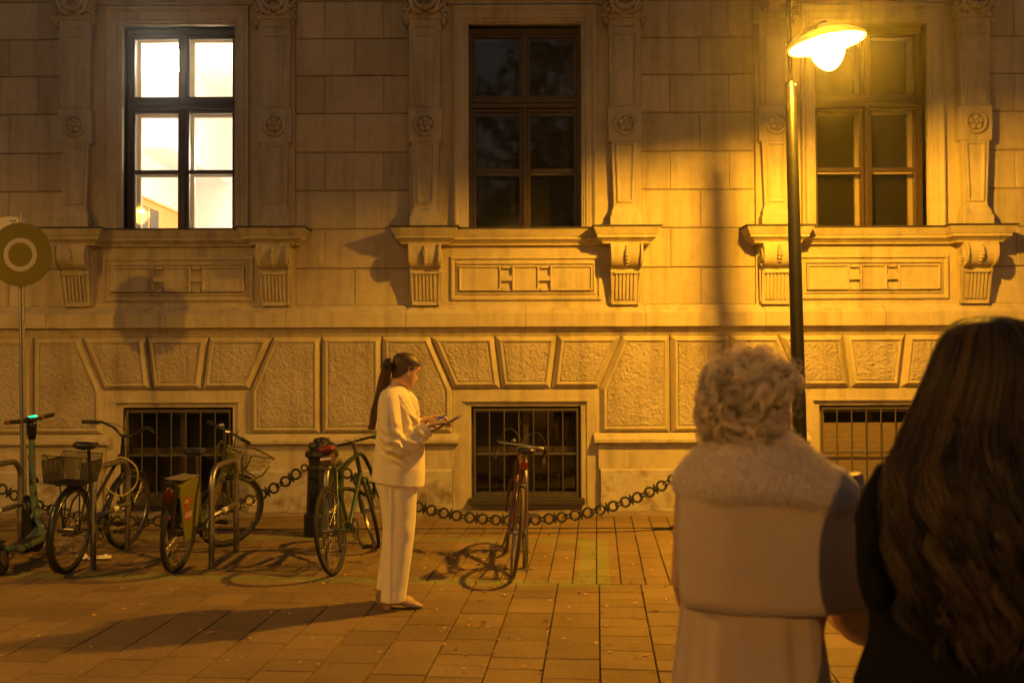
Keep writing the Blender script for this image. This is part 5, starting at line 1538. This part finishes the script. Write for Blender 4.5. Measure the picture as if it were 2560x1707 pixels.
hand(mb, (lc_.x - .17, YL + .20, 1.0), (.5, 1, .1), (1, -.3, 0), [.3, .35, .4, .4], 1, .9)
el = LW(2000, 1390, .0); fa = el + Vector((.03, .24, .02))
mb.tube([(lc_.x + .18, YL + .02, 1.36), el, fa], [.05, .042, .028], 12)
hand(mb, fa, (.1, 1, .1), (-1, 0, 0), [.3, .35, .4, .4], 1, .9)
solid(mb, 'body', mat('older_skin', (.60, .34, .24), .55, var=.08, vscale=50, spec=.3), lad, .007, 1)
# coat skirt
mb = MB(); rings = []
def pleat(a): return .050 * math.cos(9 * a + .5) + .030 * math.cos(16 * a + 2)
for z, hx, hy, amp in ((1.16, .155, .12, .3), (1.03, .165, .13, .6), (.9, .178, .14, 1), (.7, .2, .155, 1.2), (.5, .225, .17, 1.3), (.3, .245, .185, 1.4)):
    c = Vector((LW(1722, 1450).x + .0, YL + .01, z))
    rings.append(oval(c, hx, hy, 2.3, 120, fold=lambda a: amp * pleat(a)))
mb.loft(rings); mb.build('coat_skirt', M['coat'], lad, world=True, smooth=True)
# cape
mb = MB(); rings = []
for y, x0, x1, hy, amp in ((1050, 1640, 1880, .10, 0), (1075, 1590, 1935, .13, .2), (1105, 1566, 1958, .155, .3), (1150, 1557, 1972, .165, .5), (1222, 1551, 1984, .165, .7), (1300, 1552, 1990, .163, .8), (1350, 1556, 1992, .160, 1.0), (1376, 1560, 1993, .158, 1.0), (1376, 1566, 1987, .150, 1.0), (1340, 1580, 1970, .13, 1)):
    c = LW((x0 + x1) / 2, y); rx = (x1 - x0) / 2 * KL
    rings.append(oval(c, rx, hy, 2.5, 72, fold=lambda a: amp * (.016 * math.cos(5 * a + 1) + .014 * math.cos(9 * a))))
mb.loft(rings); mb.build('cape', M['coat'], lad, world=True, smooth=True)
# sleeve of the arm hooked into the other woman's
mb = MB(); sp = catmull([LW(1930, 1130, .0), LW(1960, 1230, -.03), LW(1985, 1330, -.03), LW(2000, 1400, .0), LW(2010, 1425, .08), LW(2015, 1420, .2)], 5)
mb.tube(sp, [.06 + .006 * math.sin(i * 1.7) * min(1, i / 8) + .0008 * i for i in range(len(sp))], 20); mb.build('sleeve', M['coat'], lad, world=True, smooth=True)
# fur collar
ft_ = [(972, 1668, 1785, .066, 0), (990, 1650, 1800, .082, 3), (1010, 1628, 1832, .105, 8), (1032, 1604, 1868, .128, 16), (1058, 1580, 1908, .152, 27), (1082, 1562, 1942, .172, 38), (1102, 1556, 1958, .182, 46), (1116, 1562, 1958, .182, 50), (1124, 1576, 1945, .172, 50), (1118, 1595, 1920, .150, 48)]
mb = MB(); rings = []
for y, x0, x1, hy, dr in ft_:
    c = LW((x0 + x1) / 2, y); rx = (x1 - x0) / 2 * KL
    rings.append(oval(c, rx, hy, 2.4, 90, fold=lambda a: .012 * math.sin(3 * a + 1) + .01 * math.sin(7 * a + y * .01), drop=lambda u, v: -dr * KL * max(u, 0) ** 1.6 - .004 * math.sin(5 * u)))
mb.loft(rings); fc = mb.build('fur_collar', M['furbase'], lad, world=True, smooth=True)
def fur_on(obj, n_, ln, r_, name, m, seed, comb=(0, 0, -1), side_=1):
    me = obj.data; rs = np.random.RandomState(seed); L = np.array(parent_origin(obj.parent))
    ar = np.empty(len(me.polygons), 'f'); me.polygons.foreach_get('area', ar)
    ar = ar * np.array([p.vertices.__len__() == 4 for p in me.polygons])
    idx = rs.choice(len(ar), n_, p=ar / ar.sum()); SP = []
    co = [v.co.copy() for v in me.vertices]
    for i in idx:
        p = me.polygons[i]; v = [co[q] for q in p.vertices]; u, w_ = rs.rand(2)
        b = v[0] * (1 - u) * (1 - w_) + v[1] * u * (1 - w_) + v[2] * u * w_ + v[3] * (1 - u) * w_
        nn_ = Vector(p.normal); d = (nn_ + Vector(comb) * .9 + Vector(rs.normal(0, .45, 3))).normalized(); d2 = (d + Vector(comb) * .8 + Vector(rs.normal(0, .4, 3))).normalized()
        l = ln * rs.uniform(.6, 1.3)
        SP.append([tuple(b + Vector(L)), tuple(b + Vector(L) + d * l * .5), tuple(b + Vector(L) + d * l * .5 + d2 * l * .5)])
    return strands(SP, r_, r_ * .4, name, m, obj, seed=seed)
fur_on(fc, 26000, .019, .0007, 'fur_hairs', M['fur'], 5)
# curly hair
lr_ = np.random.RandomState(12)
rg2 = head_rings(.012, 36, 48, False); fl2 = [p for r_ in rg2 for p in r_]; fs = []
for i in range(len(rg2) - 1):
    for j in range(48):
        ids = (i * 48 + j, i * 48 + (j + 1) % 48, (i + 1) * 48 + (j + 1) % 48, (i + 1) * 48 + j)
        if all((fl2[k].z > .055 or fl2[k].x < .015) and fl2[k].z > -.10 for k in ids): fs.append(ids)
fs.append(tuple((len(rg2) - 1) * 48 + j for j in range(48)))
used = sorted({i for f in fs for i in f}); mp = {o_: k for k, o_ in enumerate(used)}
mb = MB(); mb.add([HL @ fl2[i] for i in used], [tuple(mp[i] for i in f) for f in fs])
hb_ = mb.build('hair', mat('hair_under_shade', (.13, .10, .08), .9), lad, world=True, smooth=True)  # under-layer darkened for depth, shade between the curls put into the colour
SP = []; TT = []
nl = 0
while nl < 520:
    v = lr_.normal(size=3); v /= np.linalg.norm(v); v = Vector(v)
    # local x is the face direction: keep the face and the neck free
    if v.x > .25 and v.z < .5: continue
    if v.z < (-.9 if v.x < -.25 else -.5): continue
    if v.x > -.02 and v.z < .12: continue
    nl += 1
    rad = Vector((.100, .086, .098)); n_ = v.copy()
    root = Vector((v.x * rad.x - .005, v.y * rad.y, v.z * rad.z + (.004 if v.z > 0 else -.012)))
    t_ = Vector((-.9, 0, -.25)) + Vector(lr_.normal(0, .9, 3)); t_ = (t_ - n_ * t_.dot(n_)).normalized(); b_ = n_.cross(t_)
    lump = 1 + .10 * math.sin(6 * n_.x + 4 * n_.z) * math.cos(5 * n_.y + 1); root = root * lump; Rr = lr_.uniform(.011, .025) * (.55 if v.x > -.1 else 1); phm = lr_.uniform(1.1, 1.75) * PI; lift = lr_.uniform(.004, .016); tt = lr_.rand()
    for s_ in range(24):
        o_ = lr_.normal(0, .0062); rj = Rr * lr_.uniform(.82, 1.15); ph0 = lr_.uniform(-.3, .3); pts = []
        for i in range(11):
            f = i / 10; a = f * phm + ph0 * f
            p = root + b_ * (o_ * (1 - .45 * f) + .012 * f * (tt - .5)) + n_ * (lift * min(f * 2, 1) + rj * (1 - math.cos(a)) * .85) + t_ * (rj * math.sin(a) * 1.15)
            pts.append(tuple(HL @ p))
        SP.append(pts); TT.append(min(max(tt * .75 + .25 * lr_.rand(), 0), 1))
for k in range(4200):
    v = lr_.normal(size=3); v /= np.linalg.norm(v); n_ = Vector(v)
    if (n_.x > .25 and n_.z < .5) or n_.z < -.6 or (n_.x > .02 and n_.z < 0): continue
    t_ = Vector(lr_.normal(0, 1, 3)); t_ = (t_ - n_ * t_.dot(n_)).normalized(); root = Vector((n_.x * .105, n_.y * .09, n_.z * .104)); a1 = lr_.uniform(1, 3.4); rj = lr_.uniform(.010, .024); pts = []
    for i in range(11):
        f = i / 10; pts.append(tuple(HL @ (root + n_ * (.006 + rj * (1 - math.cos(a1 * f)) * 1.1) + t_ * rj * math.sin(a1 * f) * 1.3)))
    SP.append(pts); TT.append(lr_.rand())
strands(SP, .0007, .00035, 'curls', M['hair_grey'], hb_, tint=TT, seed=3)

# ---------------------------------------------------------------- long haired woman in black
YY = 2.0
def YWp(vx, vy, dy=0.0): p = at(vx, vy, YY); p.y += dy; return p
KY = .000875
yc = YWp(2300, 845)
you = thing('person', 'woman with long wavy brown hair and black coat, seen from behind, right edge', 'person', (yc.x, YY, 0))
HY = Matrix.Translation(YWp(2300, 872) + Vector((0, .035, 0))) @ Matrix.Rotation(PI / 2 + R(8), 4, 'Z')
mb = MB(); put_head(mb, HY)
mb.tube([(yc.x, YY + .02, 1.36), (yc.x, YY + .02, 1.50), (yc.x, YY + .03, 1.60)], [.08, .055, .055], 18)
mb.loft([oval(Vector((yc.x, YY + .03, z)), hx, hy, 2.3, 28) for z, hx, hy in ((.85, .17, .12), (1.0, .15, .11), (1.15, .14, .11), (1.3, .17, .12), (1.40, .19, .10), (1.45, .12, .07))])
for s in (-1, 1):
    mb.tube([(yc.x + s * .09, YY + .03, .9), (yc.x + s * .09, YY + .03, .50), (yc.x + s * .09, YY + .04, .08)], [.085, .055, .038], 14)
    mb.capsule((yc.x + s * .09, YY, .045), (yc.x + s * .09, YY + .18, .035), .036, .028, 10)
    e_ = Vector((yc.x + s * .20, YY - .02, 1.17)); f_ = e_ + Vector((-s * .10, .22, .0))
    mb.tube([(yc.x + s * .19, YY + .02, 1.40), e_, f_], [.05, .042, .028], 12)
    hand(mb, f_, (-s * .4, 1, .05), (-s, -.3, 0), [.3, .35, .4, .4], s, .95)
solid(mb, 'body', M['skin'], you, .007, 1)
mb = MB(); rings = []
for y, x0, x1, hy in ((1000, 2235, 2365, .07), (1030, 2150, 2450, .09), (1050, 2080, 2520, .12), (1085, 2025, 2575, .135), (1126, 1984, 2620, .15), (1194, 1968, 2636, .16), (1295, 1988, 2620, .16), (1370, 2010, 2600, .16), (1474, 2006, 2606, .165), (1568, 1975, 2640, .18), (1900, 1930, 2680, .21), (2160, 1920, 2690, .22)):
    c = YWp((x0 + x1) / 2, y); rx = (x1 - x0) / 2 * KY
    rings.append(oval(c, rx, hy, 2.3, 60, fold=lambda a: .01 * math.cos(6 * a + y * .004)))
mb.loft(rings); cy_ = mb.build('coat', M['blackcoat'], you, world=True, smooth=True)
mb = MB(); sp = catmull([YWp(2075, 1100, 0), YWp(2030, 1180, -.02), YWp(2030, 1310, -.02), YWp(2060, 1370, .02), YWp(2120, 1380, .15)], 5); mb.tube(sp, .058, 18); mb.build('sleeve', M['blackcoat'], you, world=True, smooth=True)
HT_ = [(722, .0, .0), (728, .040, .04), (740, .070, .075), (765, .097, .10), (800, .117, .122), (850, .135, .135), (900, .152, .138), (950, .178, .140), (1000, .206, .155), (1060, .240, .190), (1150, .256, .208), (1250, .254, .212), (1350, .236, .212), (1420, .208, .208), (1480, .190, .20)]
def hpt(u, y, jw=1.0):
    w_, d_ = lerp_tab(HT_, y)
    c = YWp(2285 - 12 * min(1, max(0, (y - 850) / 200)), y)
    front = 0.02 + .0
    return Vector((c.x + u * w_ * jw, YY + .03 - d_ * math.sqrt(max(0, 1 - (.86 - .36 * min(1, max(0, (y - 900) / 160))) * u * u)) * jw + .05 * abs(u) * min(1, max(0, (y - 900) / 200)) * 0, c.z))
mb = MB(); rings = []
for y in (728, 735, 750, 775, 810, 850, 900, 950, 1000, 1060, 1120, 1200, 1300):
    rings.append([hpt(-1 + 2 * k / 30, y, .94) for k in range(31)] + [hpt(1 - 2 * k / 12, y, .94) + Vector((0, .05, 0)) for k in range(0, 13)])
mb.loft(rings); hy_ = mb.build('hair', mat('dark_hair_under', (.012, .007, .004), .9), you, world=True, smooth=True)
yr = np.random.RandomState(31); SP = []; TT = []
for c_ in range(190):
    u0 = yr.uniform(-1, 1); u0 = math.copysign(abs(u0) ** .85, u0); end = yr.uniform(1210, 1460) if abs(u0) < .9 else yr.uniform(1080, 1420)
    ph = 2.5 * math.sin(u0 * 5) + yr.normal(0, .8); wl = yr.uniform(66, 92); am = yr.uniform(.004, .013); tt = yr.rand() ** 1.6; lay = yr.uniform(.95, 1.05); spread = yr.uniform(.015, .05)
    for s_ in range(30):
        du = yr.normal(0, spread); dl = yr.normal(0, .015); e2 = end + yr.normal(0, 18); j = yr.normal(0, .25); pts = []
        for i in range(32):
            f = i / 31; y = 726 + (e2 - 726) * f
            g = min(1, max(0, (y - 940) / 260)); conv = 1 - .45 * g * (1 if y > 1100 else .6)
            u = u0 + du * conv
            u = max(-1.02, min(1.02, u * (1 - .05 * g)))
            p = hpt(u, y, lay + dl)
            p.x += am * g * math.sin(y / wl * 2 * PI / 2.2 + ph + j) * 1.5; p.y -= am * g * (1 + math.cos(y / wl * 2 * PI / 2.2 + ph)) * 1.0
            pts.append(tuple(p))
        SP.append(pts); TT.append(min(1, max(0, tt + yr.normal(0, .1))))
for k in range(260):   # stray hairs
    u0 = yr.uniform(-1, -.6) if k % 2 else yr.uniform(-1, 1); y0 = yr.uniform(760, 1050); e2 = y0 + yr.uniform(120, 300); pts = []; out = yr.uniform(.0, .035); ph = yr.uniform(0, 6)
    for i in range(32):
        f = i / 31; y = y0 + (e2 - y0) * f; p = hpt(u0, y, 1.0 + out * math.sin(PI * f) * 3); p.x += .004 * math.sin(f * 9 + ph); pts.append(tuple(p))
    SP.append(pts); TT.append(.9)
strands(SP, .0006, .0005, 'wavy_strands', M['hair_dark'], hy_, tint=TT, seed=6)
# ================================================================ trees across the road (seen mirrored in the window panes)
M['leaf'] = mat('tree_leaf', (.012, .018, .005), .9, attr=.5)
M['bark'] = mat('tree_bark', (.07, .05, .035), .95, bump=.8, bscale=20)
def street_tree(x, y, h, rad, label, seed):
    t = thing('broadleaf_tree', label, 'tree', (x, y, 0), group='broadleaf trees across the road')
    q = random.Random(seed); mb = MB()
    mb.tube([(0, 0, 0), (.05, 0, 1.5), (-.05, .05, 3), (.1, 0, h * .45), (.05, .1, h * .7)], [.24, .19, .16, .12, .05], 10)
    tips = []
    for k in range(11):
        a = q.uniform(0, 6.28); z0 = h * q.uniform(.18, .55); L_ = rad * q.uniform(.6, .95)
        p = Vector((math.cos(a) * L_, math.sin(a) * L_, z0 + q.uniform(.1, .35) * h)); mb.tube([(0, 0, z0), p * .5 + Vector((0, 0, z0 * .5 + .2)), p], [.09, .05, .02], 6); tips.append(p)
    mb.build('trunk', M['bark'], t, smooth=True)
    mb = MB(); tn_ = []
    for c in tips + [Vector((q.uniform(-.6, .6) * rad, q.uniform(-.6, .6) * rad, h * q.uniform(.3, .95))) for _ in range(16)]:
        rr0 = rad * q.uniform(.32, .5); tt = q.random()
        for _ in range(330):
            d = Vector((q.gauss(0, 1), q.gauss(0, 1), q.gauss(0, .8))).normalized() * rr0 * q.random() ** .4
            p = c + d; s_ = q.uniform(.12, .22); a = Vector((q.gauss(0, 1), q.gauss(0, 1), q.gauss(0, 1))).normalized(); b_ = a.orthogonal().normalized()
            mb.add([p - a * s_, p + b_ * s_ * .5, p + a * s_, p - b_ * s_ * .5], [(0, 1, 2, 3)]); tn_.append(min(1, max(0, tt + q.gauss(0, .15))))
    mb.build('crown', M['leaf'], t, attr=tn_)
for i, (x, y, h, r_, lb) in enumerate([(-13, -20, 15, 4.6, 'leafy tree across the road, leftmost of the row behind the viewer'), (-6, -18, 16, 4.6, 'leafy tree across the road, second of the row behind the viewer'), (1.2, -20, 16.5, 4.9, 'leafy tree across the road directly behind the viewer'), (8.3, -19, 15, 4.5, 'leafy tree across the road, to the right behind the viewer'), (16, -19, 15, 4.4, 'leafy tree across the road, rightmost of the row behind the viewer')]):
    street_tree(x, y, h, r_, lb, 40 + i)
# ================================================================ thin haze added for the glow round the lamps
mb = MB(); mb.box(-26, 26, -28, 17, -1.2, 19)
hz = mb.build('haze', None, kind='stuff')
hm = bpy.data.materials.new('glow_haze'); hm.use_nodes = True
nt = hm.node_tree
for n in list(nt.nodes):
    if n.type != 'OUTPUT_MATERIAL': nt.nodes.remove(n)
vo = nt.nodes.new('ShaderNodeVolumePrincipled'); vo.inputs['Density'].default_value = .0016; vo.inputs['Anisotropy'].default_value = .93
vo.inputs['Color'].default_value = (1, 1, 1, 1)
nt.links.new(vo.outputs[0], nt.nodes['Material Output'].inputs['Volume'])
hz.data.materials.append(hm)
